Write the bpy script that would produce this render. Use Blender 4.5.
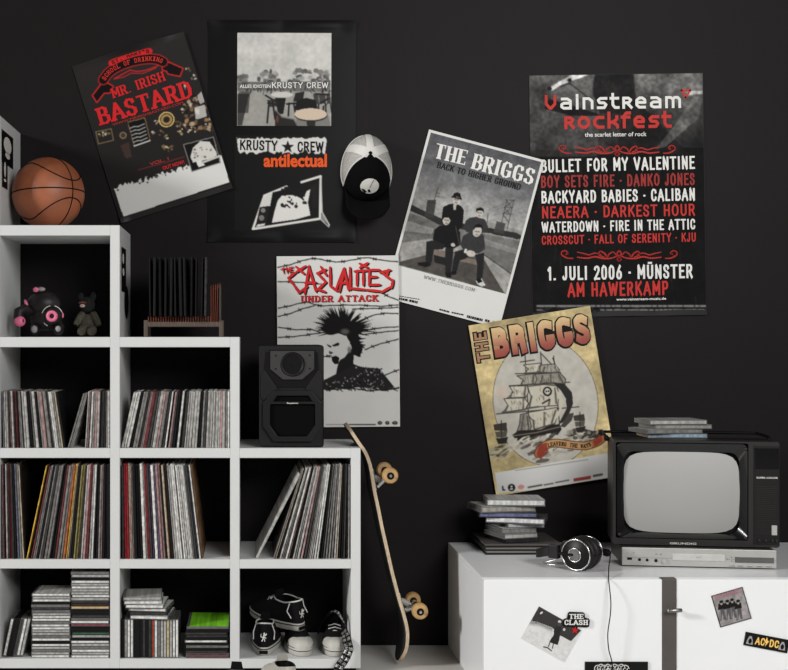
import bpy, math, random
import numpy as np
from mathutils import Vector, Matrix, Euler
from mathutils.geometry import tessellate_polygon

random.seed(7)
NP = np.random.RandomState(11)
scene = bpy.context.scene
COL = scene.collection
for o in list(bpy.data.objects):
    bpy.data.objects.remove(o)

# ------------------------------------------------------------------ camera
FPX = 1300.0            # focal length in pixels of the 788x670 frame
CY, CZ = -4.47, 1.06    # camera distance from the wall, height
VX, VY = 249.0, 337.0   # vanishing point in the frame
cam_d = bpy.data.cameras.new('camera')
cam_d.sensor_width = 36.0
cam_d.sensor_fit = 'HORIZONTAL'
cam_d.lens = FPX / 788.0 * 36.0
cam_d.shift_x = (394.0 - VX) / 788.0
cam_d.shift_y = (VY - 335.0) / 788.0
cam_d.clip_start = 0.05
cam = bpy.data.objects.new('camera', cam_d)
cam.location = (0, CY, CZ)
cam.rotation_euler = (math.pi / 2, 0, 0)
COL.objects.link(cam)
scene.camera = cam

# ------------------------------------------------------------------ world, lights, exposure
vs = scene.view_settings
vs.view_transform = 'Standard'
vs.look = 'None'
vs.exposure = 0.1
vs.gamma = 1.0
vs.use_curve_mapping = False

world = bpy.data.worlds.new('room_light')
scene.world = world
world.use_nodes = True
bgn = world.node_tree.nodes['Background']
bgn.inputs[0].default_value = (1.0, 0.985, 0.97, 1)
bgn.inputs[1].default_value = 0.05


def area_light(name, loc, target, w, h, power, col=(1, 1, 1)):
    d = bpy.data.lights.new(name, 'AREA')
    d.shape = 'RECTANGLE'
    d.size = w
    d.size_y = h
    d.energy = power
    d.color = col
    o = bpy.data.objects.new(name, d)
    o.location = loc
    o.rotation_euler = (Vector(target) - Vector(loc)).to_track_quat('-Z', 'Y').to_euler()
    COL.objects.link(o)
    return o


# broad daylight from the room side and daylight from a window far to the left
area_light('window_light', (2.1, -4.9, 2.75), (0.7, 0, 0.7), 2.4, 1.7, 165, (1.0, 0.995, 0.985))
area_light('side_window', (-9.6, -5.2, 4.4), (0.7, -0.4, 0.5), 1.4, 1.4, 930, (1.0, 0.99, 0.975))

# ------------------------------------------------------------------ helpers
def lin1(c):
    c = c / 255.0
    return c / 12.92 if c <= 0.04045 else ((c + 0.055) / 1.055) ** 2.4


def lin(c):
    return (lin1(c[0]), lin1(c[1]), lin1(c[2]), 1.0)


MATS = {}


def mat(name, col, rough=0.6, metal=0.0, var=0.08, vscale=30.0, bump=0.0, bscale=200.0,
        spec=0.5, coat=0.0, stretch=(1, 1, 1)):
    """plain principled material with procedural colour grain and relief; col in sRGB 0-255"""
    if name in MATS:
        return MATS[name]
    m = bpy.data.materials.new(name)
    m.use_nodes = True
    nt = m.node_tree
    b = nt.nodes['Principled BSDF']
    b.inputs['Roughness'].default_value = rough
    b.inputs['Metallic'].default_value = metal
    b.inputs['Specular IOR Level'].default_value = spec
    b.inputs['Coat Weight'].default_value = coat
    tc = nt.nodes.new('ShaderNodeTexCoord')
    mp = nt.nodes.new('ShaderNodeMapping')
    mp.inputs['Scale'].default_value = stretch
    nt.links.new(tc.outputs['Object'], mp.inputs['Vector'])
    n = nt.nodes.new('ShaderNodeTexNoise')
    n.inputs['Scale'].default_value = vscale
    n.inputs['Detail'].default_value = 4
    nt.links.new(mp.outputs[0], n.inputs['Vector'])
    r = nt.nodes.new('ShaderNodeValToRGB')
    c = lin(col)
    r.color_ramp.elements[0].position = 0.3
    r.color_ramp.elements[1].position = 0.7
    r.color_ramp.elements[0].color = tuple(max(0, x * (1 - var)) for x in c[:3]) + (1,)
    r.color_ramp.elements[1].color = tuple(min(1, x * (1 + var)) for x in c[:3]) + (1,)
    nt.links.new(n.outputs['Fac'], r.inputs['Fac'])
    nt.links.new(r.outputs['Color'], b.inputs['Base Color'])
    if bump > 0:
        n2 = nt.nodes.new('ShaderNodeTexNoise')
        n2.inputs['Scale'].default_value = bscale
        n2.inputs['Detail'].default_value = 3
        nt.links.new(mp.outputs[0], n2.inputs['Vector'])
        bp = nt.nodes.new('ShaderNodeBump')
        bp.inputs['Strength'].default_value = bump
        bp.inputs['Distance'].default_value = 0.002
        nt.links.new(n2.outputs['Fac'], bp.inputs['Height'])
        nt.links.new(bp.outputs[0], b.inputs['Normal'])
    MATS[name] = m
    return m


def attr_mat(name, rough=0.6, coat=0.0, spec=0.5):
    """printed picture: colour from the sheet's own print (colour attribute)"""
    if name in MATS:
        return MATS[name]
    m = bpy.data.materials.new(name)
    m.use_nodes = True
    nt = m.node_tree
    b = nt.nodes['Principled BSDF']
    b.inputs['Roughness'].default_value = rough
    b.inputs['Coat Weight'].default_value = coat
    b.inputs['Specular IOR Level'].default_value = spec
    a = nt.nodes.new('ShaderNodeAttribute')
    a.attribute_name = 'print'
    nt.links.new(a.outputs['Color'], b.inputs['Base Color'])
    MATS[name] = m
    return m


def sleeve_mat(name, rough=0.55, freq=70.0, contrast=0.5):
    """card sleeve / spine: object colour with fine printed marks along the spine"""
    if name in MATS:
        return MATS[name]
    m = bpy.data.materials.new(name)
    m.use_nodes = True
    nt = m.node_tree
    b = nt.nodes['Principled BSDF']
    b.inputs['Roughness'].default_value = rough
    b.inputs['Specular IOR Level'].default_value = 0.2
    oi = nt.nodes.new('ShaderNodeObjectInfo')
    tc = nt.nodes.new('ShaderNodeTexCoord')
    mul = nt.nodes.new('ShaderNodeVectorMath')
    mul.operation = 'MULTIPLY'
    mul.inputs[1].default_value = (0.6, 3.0, freq)
    nt.links.new(tc.outputs['Object'], mul.inputs[0])
    off = nt.nodes.new('ShaderNodeVectorMath')
    off.operation = 'ADD'
    sc = nt.nodes.new('ShaderNodeMath')
    sc.operation = 'MULTIPLY'
    sc.inputs[1].default_value = 137.0
    nt.links.new(oi.outputs['Random'], sc.inputs[0])
    nt.links.new(mul.outputs[0], off.inputs[0])
    nt.links.new(sc.outputs[0], off.inputs[1])
    n = nt.nodes.new('ShaderNodeTexNoise')
    n.inputs['Scale'].default_value = 1.0
    n.inputs['Detail'].default_value = 5
    nt.links.new(off.outputs[0], n.inputs['Vector'])
    r = nt.nodes.new('ShaderNodeValToRGB')
    r.color_ramp.elements[0].position = 0.40
    r.color_ramp.elements[1].position = 0.62
    lo = 1 - contrast
    r.color_ramp.elements[0].color = (lo, lo, lo, 1)
    r.color_ramp.elements[1].color = (1.2, 1.2, 1.2, 1)
    nt.links.new(n.outputs['Fac'], r.inputs['Fac'])
    mx = nt.nodes.new('ShaderNodeMix')
    mx.data_type = 'RGBA'
    mx.blend_type = 'MULTIPLY'
    mx.inputs[0].default_value = 1.0
    nt.links.new(oi.outputs['Color'], mx.inputs[6])
    nt.links.new(r.outputs['Color'], mx.inputs[7])
    nt.links.new(mx.outputs[2], b.inputs['Base Color'])
    MATS[name] = m
    return m


def thing(name, label, cat, loc=(0, 0, 0), rot=(0, 0, 0), group=None):
    o = bpy.data.objects.new(name, None)
    o.empty_display_size = 0.02
    o.location = loc
    o.rotation_euler = rot
    COL.objects.link(o)
    tag(o, label, cat, group)
    return o


def tag(o, label, cat, group=None):
    o['label'] = label
    o['category'] = cat
    if group:
        o['group'] = group
    return o


class MB:
    """collects shapes into one mesh"""

    def __init__(s):
        s.v = []
        s.f = []

    def add(s, verts, faces):
        k = len(s.v)
        s.v += [tuple(p) for p in verts]
        s.f += [tuple(i + k for i in f) for f in faces]
        return s

    def box(s, x0, x1, y0, y1, z0, z1):
        return s.add([(x0, y0, z0), (x1, y0, z0), (x1, y1, z0), (x0, y1, z0),
                      (x0, y0, z1), (x1, y0, z1), (x1, y1, z1), (x0, y1, z1)],
                     [(0, 3, 2, 1), (4, 5, 6, 7), (0, 1, 5, 4), (1, 2, 6, 5), (2, 3, 7, 6), (3, 0, 4, 7)])

    def loft(s, rings, closed=True, cap0=True, cap1=True):
        n = len(rings[0])
        vs_, fs = [], []
        for r in rings:
            vs_ += list(r)
        for i in range(len(rings) - 1):
            for j in range(n if closed else n - 1):
                a = i * n + j
                b = i * n + (j + 1) % n
                fs.append((a, b, b + n, a + n))
        if cap0:
            fs.append(tuple(reversed(range(n))))
        if cap1:
            k = (len(rings) - 1) * n
            fs.append(tuple(range(k, k + n)))
        return s.add(vs_, fs)

    def prism(s, poly, a, b, axis='y'):
        """poly in the plane normal to axis, extruded from a to b"""
        def P(p, t):
            if axis == 'y':
                return (p[0], t, p[1])
            if axis == 'x':
                return (t, p[0], p[1])
            return (p[0], p[1], t)
        return s.loft([[P(p, a) for p in poly], [P(p, b) for p in poly]])

    def tube(s, path, r, n=8, cap=True):
        path = [Vector(p) for p in path]
        rad = r if isinstance(r, (list, tuple)) else [r] * len(path)
        rings = []
        up = None
        for i, p in enumerate(path):
            d = (path[min(i + 1, len(path) - 1)] - path[max(i - 1, 0)])
            if d.length < 1e-9:
                d = Vector((0, 0, 1))
            d.normalize()
            if up is None:
                up = Vector((0, 0, 1)) if abs(d.z) < 0.9 else Vector((1, 0, 0))
            a = d.cross(up)
            if a.length < 1e-6:
                a = d.cross(Vector((0, 1, 0)))
            a.normalize()
            b = a.cross(d).normalized()
            up = b
            rings.append([tuple(p + (a * math.cos(t) + b * math.sin(t)) * rad[i])
                          for t in [2 * math.pi * k / n for k in range(n)]])
        return s.loft(rings, True, cap, cap)

    def lathe(s, prof, c=(0, 0, 0), axis='z', n=24, caps=True):
        """prof: list of (radius, height)"""
        c = Vector(c)
        rings = []
        for r, h in prof:
            ring = []
            for k in range(n):
                t = 2 * math.pi * k / n
                x, y = r * math.cos(t), r * math.sin(t)
                if axis == 'z':
                    q = (x, y, h)
                elif axis == 'y':
                    q = (x, h, -y)
                else:
                    q = (h, x, y)
                ring.append(tuple(c + Vector(q)))
            rings.append(ring)
        return s.loft(rings, True, caps, caps)

    def ball(s, c, r, sc=(1, 1, 1), n=16, m=10, rot=None):
        rings = []
        M_ = Euler(rot).to_matrix() if rot else None
        for i in range(m + 1):
            th = math.pi * (0.02 + 0.96 * i / m) - math.pi / 2
            ring = []
            for k in range(n):
                t = 2 * math.pi * k / n
                q = Vector((r * sc[0] * math.cos(th) * math.cos(t), r * sc[1] * math.cos(th) * math.sin(t),
                            r * sc[2] * math.sin(th)))
                if M_:
                    q = M_ @ q
                ring.append(tuple(Vector(c) + q))
            rings.append(ring)
        return s.loft(rings)

    def mesh(s, name, m, smooth=None):
        me = bpy.data.meshes.new(name)
        me.from_pydata(s.v, [], s.f)
        me.materials.append(m)
        if smooth:
            me.polygons.foreach_set('use_smooth', [True] * len(me.polygons))
            me.update()
            me.set_sharp_from_angle(angle=math.radians(smooth))
        me.update()
        return me

    def build(s, name, m, parent=None, smooth=None, bevel=0.0, seg=2, loc=None, rot=None):
        o = bpy.data.objects.new(name, s.mesh(name, m, smooth))
        COL.objects.link(o)
        if parent:
            o.parent = parent
        if loc:
            o.location = loc
        if rot:
            o.rotation_euler = rot
        if bevel > 0:
            bv = o.modifiers.new('edge', 'BEVEL')
            bv.width = bevel
            bv.segments = seg
            bv.limit_method = 'ANGLE'
            bv.angle_limit = math.radians(40)
            bv.harden_normals = False
        return o


def copy_tree(o, parent=None):
    c = o.copy()
    COL.objects.link(c)
    c.parent = parent
    for ch in list(o.children):
        copy_tree(ch, c)
    return c


def wx(px, y):
    return (px - VX) * (y - CY) / FPX


def wz(py, y):
    return CZ + (VY - py) * (y - CY) / FPX


def smooth_path(pts, k=6):
    """Catmull-Rom through the points"""
    P = [Vector(p) for p in pts]
    out = []
    for i in range(len(P) - 1):
        p0, p1, p2, p3 = P[max(i - 1, 0)], P[i], P[i + 1], P[min(i + 2, len(P) - 1)]
        for j in range(k):
            t = j / k
            out.append(0.5 * ((2 * p1) + (p2 - p0) * t + (2 * p0 - 5 * p1 + 4 * p2 - p3) * t * t
                              + (-p0 + 3 * p1 - 3 * p2 + p3) * t ** 3))
    out.append(P[-1])
    return out


# ------------------------------------------------------------------ common materials
M_white = mat('white_lacquer', (205, 206, 205), 0.45, var=0.02, vscale=8)
M_bench = mat('white_gloss_lacquer', (230, 231, 232), 0.3, var=0.012, vscale=4)
M_black = mat('black_plastic', (15, 14, 14), 0.42, var=0.12, bump=0.05, bscale=900, spec=0.25)
M_black2 = mat('charcoal_plastic', (36, 34, 33), 0.45, var=0.1, bump=0.05, bscale=900, spec=0.25)
M_deep = mat('deep_black', (5, 5, 6), 0.6, var=0.1, spec=0.15)
M_chrome = mat('polished_metal', (190, 190, 188), 0.22, 1.0, var=0.05)
M_steel = mat('brushed_steel', (150, 149, 146), 0.35, 1.0, var=0.08, vscale=60, stretch=(1, 1, 8))
M_silver = mat('silver_plastic', (168, 167, 163), 0.4, 0.25, var=0.04)
M_canvas = mat('black_canvas', (15, 15, 17), 0.85, var=0.2, vscale=300, bump=0.3, bscale=900, spec=0.15)
M_rubber = mat('white_rubber', (180, 178, 170), 0.6, var=0.08, vscale=40)
M_whitecloth = mat('white_cloth', (200, 199, 194), 0.85, var=0.08, vscale=200)

# ------------------------------------------------------------------ room shell
def structure(o):
    o['kind'] = 'structure'
    return o


def wall_material():
    m = bpy.data.materials.new('dark_wall_paint')
    m.use_nodes = True
    nt = m.node_tree
    b = nt.nodes['Principled BSDF']
    b.inputs['Roughness'].default_value = 0.52
    b.inputs['Specular IOR Level'].default_value = 0.1
    tc = nt.nodes.new('ShaderNodeTexCoord')
    n = nt.nodes.new('ShaderNodeTexNoise')
    n.inputs['Scale'].default_value = 2.2
    n.inputs['Detail'].default_value = 6
    nt.links.new(tc.outputs['Object'], n.inputs['Vector'])
    r = nt.nodes.new('ShaderNodeValToRGB')
    r.color_ramp.elements[0].position = 0.3
    r.color_ramp.elements[1].position = 0.75
    r.color_ramp.elements[0].color = lin((21, 18, 18))
    r.color_ramp.elements[1].color = lin((24, 21, 21))
    nt.links.new(n.outputs['Fac'], r.inputs['Fac'])
    nt.links.new(r.outputs[0], b.inputs['Base Color'])
    n2 = nt.nodes.new('ShaderNodeTexNoise')
    n2.inputs['Scale'].default_value = 260
    nt.links.new(tc.outputs['Object'], n2.inputs['Vector'])
    bp = nt.nodes.new('ShaderNodeBump')
    bp.inputs['Strength'].default_value = 0.12
    bp.inputs['Distance'].default_value = 0.002
    nt.links.new(n2.outputs['Fac'], bp.inputs['Height'])
    nt.links.new(bp.outputs[0], b.inputs['Normal'])
    return m


structure(MB().box(-3.2, 3.6, 0.0, 0.15, -0.02, 3.0).build('wall_back', wall_material()))
structure(MB().box(-3.2, 3.6, -6.6, 0.0, -0.12, 0.0).build(
    'floor', mat('grey_floor', (198, 195, 190), 0.5, var=0.06, vscale=5, bump=0.05, bscale=80)))

# ------------------------------------------------------------------ stepped shelf unit
SY = -0.37                       # y of the shelf fronts
def sx(px): return wx(px, SY)
def sz(py): return wz(py, SY)

shelf = thing('shelf_unit', 'white stepped cube shelf unit filled with records standing against the dark wall', 'shelf',
              (sx(175), SY / 2, 0))
SL = Vector(shelf.location)


def spanel(x0, x1, y0, y1, name='side_panel', yf=SY, yb=-0.004):
    a, b, c, d = sx(x0), sx(x1), sz(y1), sz(y0)
    cx, cz = (a + b) / 2, (c + d) / 2
    m = MB().box(a - cx, b - cx, yf - SY / 2, yb - SY / 2, c - cz, d - cz)
    return m.build(name, M_white, shelf, bevel=0.0012, seg=1, loc=(cx - SL.x, 0, cz - SL.z))


XP = [(-130, -120), (-9.6, 0.0), (110.2, 119.8), (230.2, 239.6), (351.0, 360.6)]
ROW = [(225.2, 235.6), (337.0, 347.2), (448.2, 458.0), (559.4, 568.6), (658.8, 668.4)]
TOP0 = (115.2, 125.6)
# uprights, the step of each column one row lower
spanel(-130, -120, TOP0[0], 668.4)
spanel(-9.6, 0, TOP0[0], 668.4)
spanel(110.2, 119.8, ROW[0][0], 668.4)
spanel(230.2, 239.6, ROW[1][0], 668.4)
spanel(351.0, 360.6, ROW[2][0], 668.4)
# shelf boards
spanel(-120, -9.6, *TOP0, name='top_panel')
for c in range(4):
    for r in range(5):
        if r < c - 1:
            continue
        nm = 'top_panel' if r == c - 1 else ('bottom_panel' if r == 4 else 'shelf_board')
        spanel(XP[c][1], XP[c + 1][0], *ROW[r], name=nm)
# plinth under the whole unit
mp_ = MB().box(sx(-125) - SL.x, sx(357) - SL.x, SY + 0.03 - SY / 2, -0.01 - SY / 2, 0.0, sz(668.4))
mp_.build('plinth', M_deep, shelf)


def shelf_z(r):
    return sz(ROW[r][0])


# ------------------------------------------------------------------ records
def sleeve_mesh(name, h, d, m):
    prof = [(-0.5, 0.0016), (-0.26, 0.0), (0.26, 0.0), (0.5, 0.0016), (0.5, d), (-0.5, d)]
    mb = MB()
    mb.loft([[(p[0], p[1], 0) for p in prof], [(p[0], p[1], h) for p in prof]])
    return mb.mesh(name, m)


M_sleeve = sleeve_mat('record_sleeve_card', 0.6, 60.0, 0.3)
LP_MESH = sleeve_mesh('lp_sleeve', 0.3, 0.3, M_sleeve)
SG_MESH = sleeve_mesh('single_sleeve', 0.18, 0.18, M_sleeve)

GREYS = {
    'white': (204, 203, 198), 'pale grey': (162, 160, 156), 'mid grey': (116, 113, 110),
    'dark grey': (56, 54, 53), 'black': (17, 16, 17), 'red': (138, 34, 42), 'yellow': (226, 182, 72),
    'olive': (126, 117, 74), 'beige': (178, 164, 142), 'blue grey': (88, 92, 108), 'maroon': (96, 46, 48),
    'orange': (158, 92, 56), 'dusty pink': (158, 128, 126), 'violet grey': (92, 80, 104), 'brown': (112, 84, 60)}


def fan(mesh, h, n, xb0, xb1, xt0, xt1, row, palette, where, kind, group, picks=None, wmul=None, y0=SY, row_extra=0.0):
    """a row of sleeves standing on a shelf; bottoms run xb0..xb1, tops xt0..xt1 (frame units at the shelf front)"""
    w = [random.uniform(0.55, 1.5) for _ in range(n)]
    for i, v in (wmul or {}).items():
        w[i] *= v
    tot = sum(w)
    acc = 0.0
    zb = shelf_z(row)
    names, weights = zip(*palette)
    for i in range(n):
        f = (acc + w[i] / 2) / tot
        acc += w[i]
        xb = sx(xb0 + (xb1 - xb0) * f)
        xt = sx(xt0 + (xt1 - xt0) * f)
        a = math.asin(max(-0.9, min(0.9, (xt - xb) / h)))
        sp = min(abs(xb1 - xb0), abs(xt1 - xt0)) * w[i] / tot / 317.0
        t = max(0.0016, sp * math.cos(a) * 0.95)
        cn = picks[i] if picks and i in picks else random.choices(names, weights)[0]
        o = bpy.data.objects.new('record_sleeve', mesh)
        hs = random.uniform(0.985, 1.0)
        o.scale = (t, 1.0, hs)
        o.rotation_euler = (0, a, 0)
        o.location = (xb, y0 + 0.006 + random.uniform(0, 0.012), zb + 0.0004 + t / 2 * abs(math.sin(a)))
        j = random.uniform(0.85, 1.12)
        c = lin(GREYS[cn])
        o.color = (c[0] * j, c[1] * j, c[2] * j, 1)
        COL.objects.link(o)
        tag(o, '%s spined %s %s' % (cn, kind, where), 'record', group)


PAL_S = [('white', 2), ('pale grey', 5), ('mid grey', 5), ('dark grey', 3), ('black', 1.5), ('dusty pink', 0.7)]
W1 = 'among the singles below the toy compartment'
fan(SG_MESH, 0.18, 30, 2.0, 65.5, 1.0, 57.0, 2, PAL_S, W1, 'seven inch record', 'singles below the toy compartment',
    {4: 'dusty pink', 7: 'maroon', 14: 'black', 15: 'black', 20: 'dusty pink', 28: 'beige', 29: 'black'})
fan(SG_MESH, 0.18, 3, 67.0, 72.0, 83.0, 87.2, 2, [('pale grey', 1)], 'leaning across the gap between two rows of singles',
    'seven inch record', 'singles leaning in the gap', {0: 'mid grey', 1: 'pale grey', 2: 'pale grey'})
fan(SG_MESH, 0.18, 13, 84.5, 109.6, 88.0, 109.6, 2, PAL_S, W1, 'seven inch record', 'singles below the toy compartment', {0: 'pale grey'})
W2 = 'among the singles below the record rack'
fan(SG_MESH, 0.18, 44, 120.6, 229.6, 133.5, 229.6, 2, PAL_S, W2, 'seven inch record', 'singles below the record rack',
    {0: 'pale grey', 2: 'white', 3: 'black', 8: 'dusty pink', 9: 'maroon', 17: 'black', 30: 'black'})

PAL_A = [('white', 1.5), ('pale grey', 3), ('mid grey', 5), ('dark grey', 5), ('black', 4), ('blue grey', 1), ('maroon', 0.6)]
W3 = 'in the compartment above the CD piles'
fan(LP_MESH, 0.3, 12, 2.0, 25.2, 1.2, 20.0, 3, PAL_A, W3, 'LP', 'LPs above the CD piles',
    {0: 'mid grey', 1: 'maroon', 2: 'black', 3: 'pale grey', 5: 'red', 6: 'dark grey', 7: 'black', 8: 'blue grey', 9: 'mid grey', 10: 'beige', 11: 'black'})
fan(LP_MESH, 0.3, 36, 25.8, 109.8, 45.6, 109.8, 3, PAL_A, W3, 'LP', 'LPs above the CD piles',
    {0: 'yellow', 1: 'black', 2: 'maroon', 3: 'pale grey', 4: 'pale grey', 5: 'black', 6: 'mid grey', 15: 'orange', 16: 'yellow', 17: 'beige',
     18: 'dark grey', 20: 'olive', 21: 'olive', 25: 'dusty pink', 27: 'pale grey', 28: 'white', 29: 'black', 30: 'black', 32: 'dusty pink', 34: 'black'},
    {0: 0.9})
PAL_B = [('white', 3), ('pale grey', 3), ('mid grey', 3), ('dark grey', 3), ('black', 3), ('dusty pink', 1.4), ('red', 0.6), ('maroon', 0.5), ('beige', 1)]
W4 = 'in the compartment above the green CD case'
pk = {0: 'dark grey', 1: 'red', 2: 'red', 3: 'beige', 4: 'dusty pink', 6: 'black', 7: 'black', 9: 'white', 11: 'red', 12: 'maroon', 13: 'dark grey', 14: 'violet grey',
      16: 'violet grey', 17: 'dusty pink', 18: 'dusty pink', 20: 'beige', 21: 'orange', 22: 'black', 35: 'blue grey', 36: 'white', 37: 'brown'}
for i in range(23, 34):
    pk[i] = 'white' if i % 3 else 'pale grey'
pk[34] = 'dark grey'
fan(LP_MESH, 0.3, 38, 121.6, 203.2, 120.8, 191.6, 3, PAL_B, W4, 'LP', 'LPs above the green CD case', pk)
PAL_C = [('white', 1.5), ('pale grey', 5), ('mid grey', 6), ('dark grey', 3), ('black', 2), ('dusty pink', 0.6)]
W5 = 'in the compartment under the black loudspeaker'
fan(LP_MESH, 0.3, 1, 255.5, 258.3, 298.8, 301.6, 3, [('pale grey', 1)], 'leaning apart from the row under the loudspeaker', 'LP', 'LPs under the loudspeaker')
fan(LP_MESH, 0.3, 34, 273.0, 350.4, 302.4, 350.4, 3, PAL_C, W5, 'LP', 'LPs under the loudspeaker',
    {0: 'mid grey', 1: 'beige', 2: 'black', 3: 'pale grey', 4: 'pale grey', 12: 'pale grey', 13: 'dusty pink', 18: 'pale grey', 19: 'white', 20: 'white', 28: 'beige', 30: 'black', 32: 'black'})

# ------------------------------------------------------------------ CD and DVD cases
M_case = mat('clear_case_plastic', (96, 96, 95), 0.25, var=0.05, coat=0.3)
M_casedark = mat('smoked_case_plastic', (26, 26, 27), 0.3, var=0.1, spec=0.3)
M_card = sleeve_mat('printed_inlay_card', 0.45, 25.0, 0.22)


def card_mat_h():
    """inlay card whose print runs sideways"""
    m = M_card.copy()
    m.name = 'printed_spine_card'
    for n in m.node_tree.nodes:
        if n.type == 'VECT_MATH' and n.operation == 'MULTIPLY':
            n.inputs[1].default_value = (90.0, 3.0, 40.0)
    return m


M_cardh = card_mat_h()


def case_meshes(w, d, t, tag_):
    """flat case lying: spine card shows at the front edge, cover card on top"""
    c = MB()
    c.box(-w / 2, w / 2, 0, d, 0, t * 0.46)
    c.box(-w / 2, w / 2, 0.0006, d, t * 0.54, t)
    c.box(-w / 2 + 0.002, w / 2 - 0.002, 0.0015, d - 0.001, t * 0.4, t * 0.6)
    s = MB().box(-w / 2 + 0.003, w / 2 - 0.003, -0.0005, 0.0004, t * 0.2, t * 0.86)
    k = MB().box(-w / 2 + 0.008, w / 2 - 0.002, 0.002, d - 0.002, t, t + 0.0003)
    return (c.mesh('case_' + tag_, M_case), s.mesh('spine_card_' + tag_, M_cardh), k.mesh('cover_card_' + tag_, M_cardh))


CD = case_meshes(0.122, 0.138, 0.0098, 'cd')
DVD = case_meshes(0.188, 0.134, 0.0142, 'dvd')


def case(kind, loc, rz, spine, cover, label, group, thick=1.0, dark=False, rot=None, scale_w=1.0, name=None):
    t = thing(name or ('cd_case' if kind is CD else 'dvd_case'), label, 'disc case', loc, rot or (0, 0, rz), group)
    t.scale = (scale_w, 1, thick)
    for nm, me, c in (('case', kind[0], None), ('spine_card', kind[1], spine), ('cover_card', kind[2], cover)):
        o = bpy.data.objects.new(nm, me)
        o.parent = t
        if c is not None:
            q = lin(c)
            o.color = q
        COL.objects.link(o)
        if nm == 'case' and dark:
            o.material_slots[0].link = 'OBJECT'
            o.material_slots[0].material = M_casedark
    return t


def cname(c):
    s = sum(c) / 3
    if max(c) - min(c) > 40:
        if c[1] >= c[0]:
            return 'green'
        if c[0] > 150 and c[1] > 110:
            return 'tan'
        return 'red'
    return 'white' if s > 170 else 'pale grey' if s > 130 else 'grey' if s > 85 else 'dark grey' if s > 45 else 'black'


W_, P_, G_, D_, K_ = (206, 205, 201), (160, 159, 156), (105, 104, 102), (56, 55, 54), (16, 16, 17)


def pile(kind, x_px, y_front, z0, cols, where, group, dz, offs=None, jit=0.002, cover_top=None, yaw0=0.0):
    z = z0 + 0.0003
    for i, c in enumerate(cols):
        dx = (offs[i] if offs else 0) / 317.0 + random.uniform(-jit, jit)
        last = i == len(cols) - 1
        cov = cover_top if (last and cover_top) else tuple(int(v * 0.8) for v in c)
        lab = '%s spined CD case %s' % (cname(c), where)
        if last:
            lab = '%s spined CD case topmost %s' % (cname(c), where)
        case(kind, (sx(x_px) + dx, y_front + random.uniform(0, 0.004), z), yaw0 + math.radians(random.uniform(-0.8, 0.8)), c, cov, lab, group,
             thick=dz / (0.0098 if kind is CD else 0.0142), dark=sum(c) < 200)
        z += dz + 0.0006
    return z


zc = shelf_z(4)
colsA = [W_, P_, G_, P_, W_, K_, W_, G_, P_, P_, W_, W_, G_, W_, W_, P_, G_, D_, G_, K_, W_, P_, W_]
pile(CD, 50.3, SY + 0.012, zc, colsA, 'in the lower pile beside the leaning CDs', 'CDs in the lower pile', (0.2035 / len(colsA)) - 0.0006,
     cover_top=(165, 164, 160))
colsB = [W_, P_, W_, G_, P_, W_, K_, (150, 148, 145), (52, 84, 62), K_, K_, (120, 62, 70), W_, G_, D_, K_, K_, (190, 160, 112),
         (60, 45, 38), D_, P_, W_, P_, P_, W_, P_, W_, K_, P_, G_]
pile(CD, 90.0, SY + 0.010, zc, colsB, 'in the tall pile beside the shelf upright', 'CDs in the tall pile', (0.272 / len(colsB)) - 0.0006)
# five CDs leaning against the cabinet side
for i in range(6):
    xb, xt = 4.0 + i * 3.4, 12.0 + i * 3.4
    a = math.asin((xt - xb) / 317 / 0.122)
    c = [W_, K_, K_, D_, W_, P_][i]
    t = case(CD, (sx(xb) + 0.0098, SY + 0.02, zc + 0.006 + 0.0655 - 0.0655 * (1 - math.cos(a))), 0, c, c, '%s spined CD case leaning beside the lower CD pile' % cname(c),
             'CDs leaning by the lower pile', rot=(0, a - math.pi / 2, 0))
    t.location = (sx(xb) + 0.061 * math.sin(a) + 0.003, SY + 0.02, zc + 0.0615 * math.cos(a) + 0.0028)
    if c == K_:
        for ch in t.children:
            if ch.name.startswith('case'):
                ch.material_slots[0].link = 'OBJECT'
                ch.material_slots[0].material = M_casedark
# standing CDs below the record rack column
N = 19
cs = [K_, P_, W_, W_, K_, K_, K_, D_, K_, D_, (150, 62, 42), W_, G_, P_, P_, (180, 165, 120), P_, W_, W_]
for i in range(N):
    c = cs[i]
    x = sx(121.0 + (178.3 - 121.0) * (i + 0.5) / N)
    t = case(CD, (x + 0.0046, SY + 0.010 + random.uniform(0, 0.003), zc + 0.0615), 0, c, c, '%s spined CD case standing in the row under the small CD heap' % cname(c),
             'CDs standing in the row', rot=(0, -math.pi / 2, 0), thick=0.9, dark=sum(c) < 200)
ztop = zc + 0.1235
xs = [(149, W_), (148.3, D_), (147.0, W_), (144.5, W_), (143.0, W_), (142.0, P_)]
z = ztop
for i, (xp, c) in enumerate(xs):
    case(CD, (sx(xp), SY + 0.004 + 0.004 * (i % 3), z), math.radians([-6, -4, -7, -3, 2, 3][i]), c, (158, 157, 153) if i == 5 else c,
         '%s spined CD case in the heap lying on the standing CDs' % cname(c) if i < 5 else 'pale CD case lying topmost of the heap on the standing CDs',
         'CDs heaped on the standing row', thick=1.12, dark=sum(c) < 200)
    z += 0.0116
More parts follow.
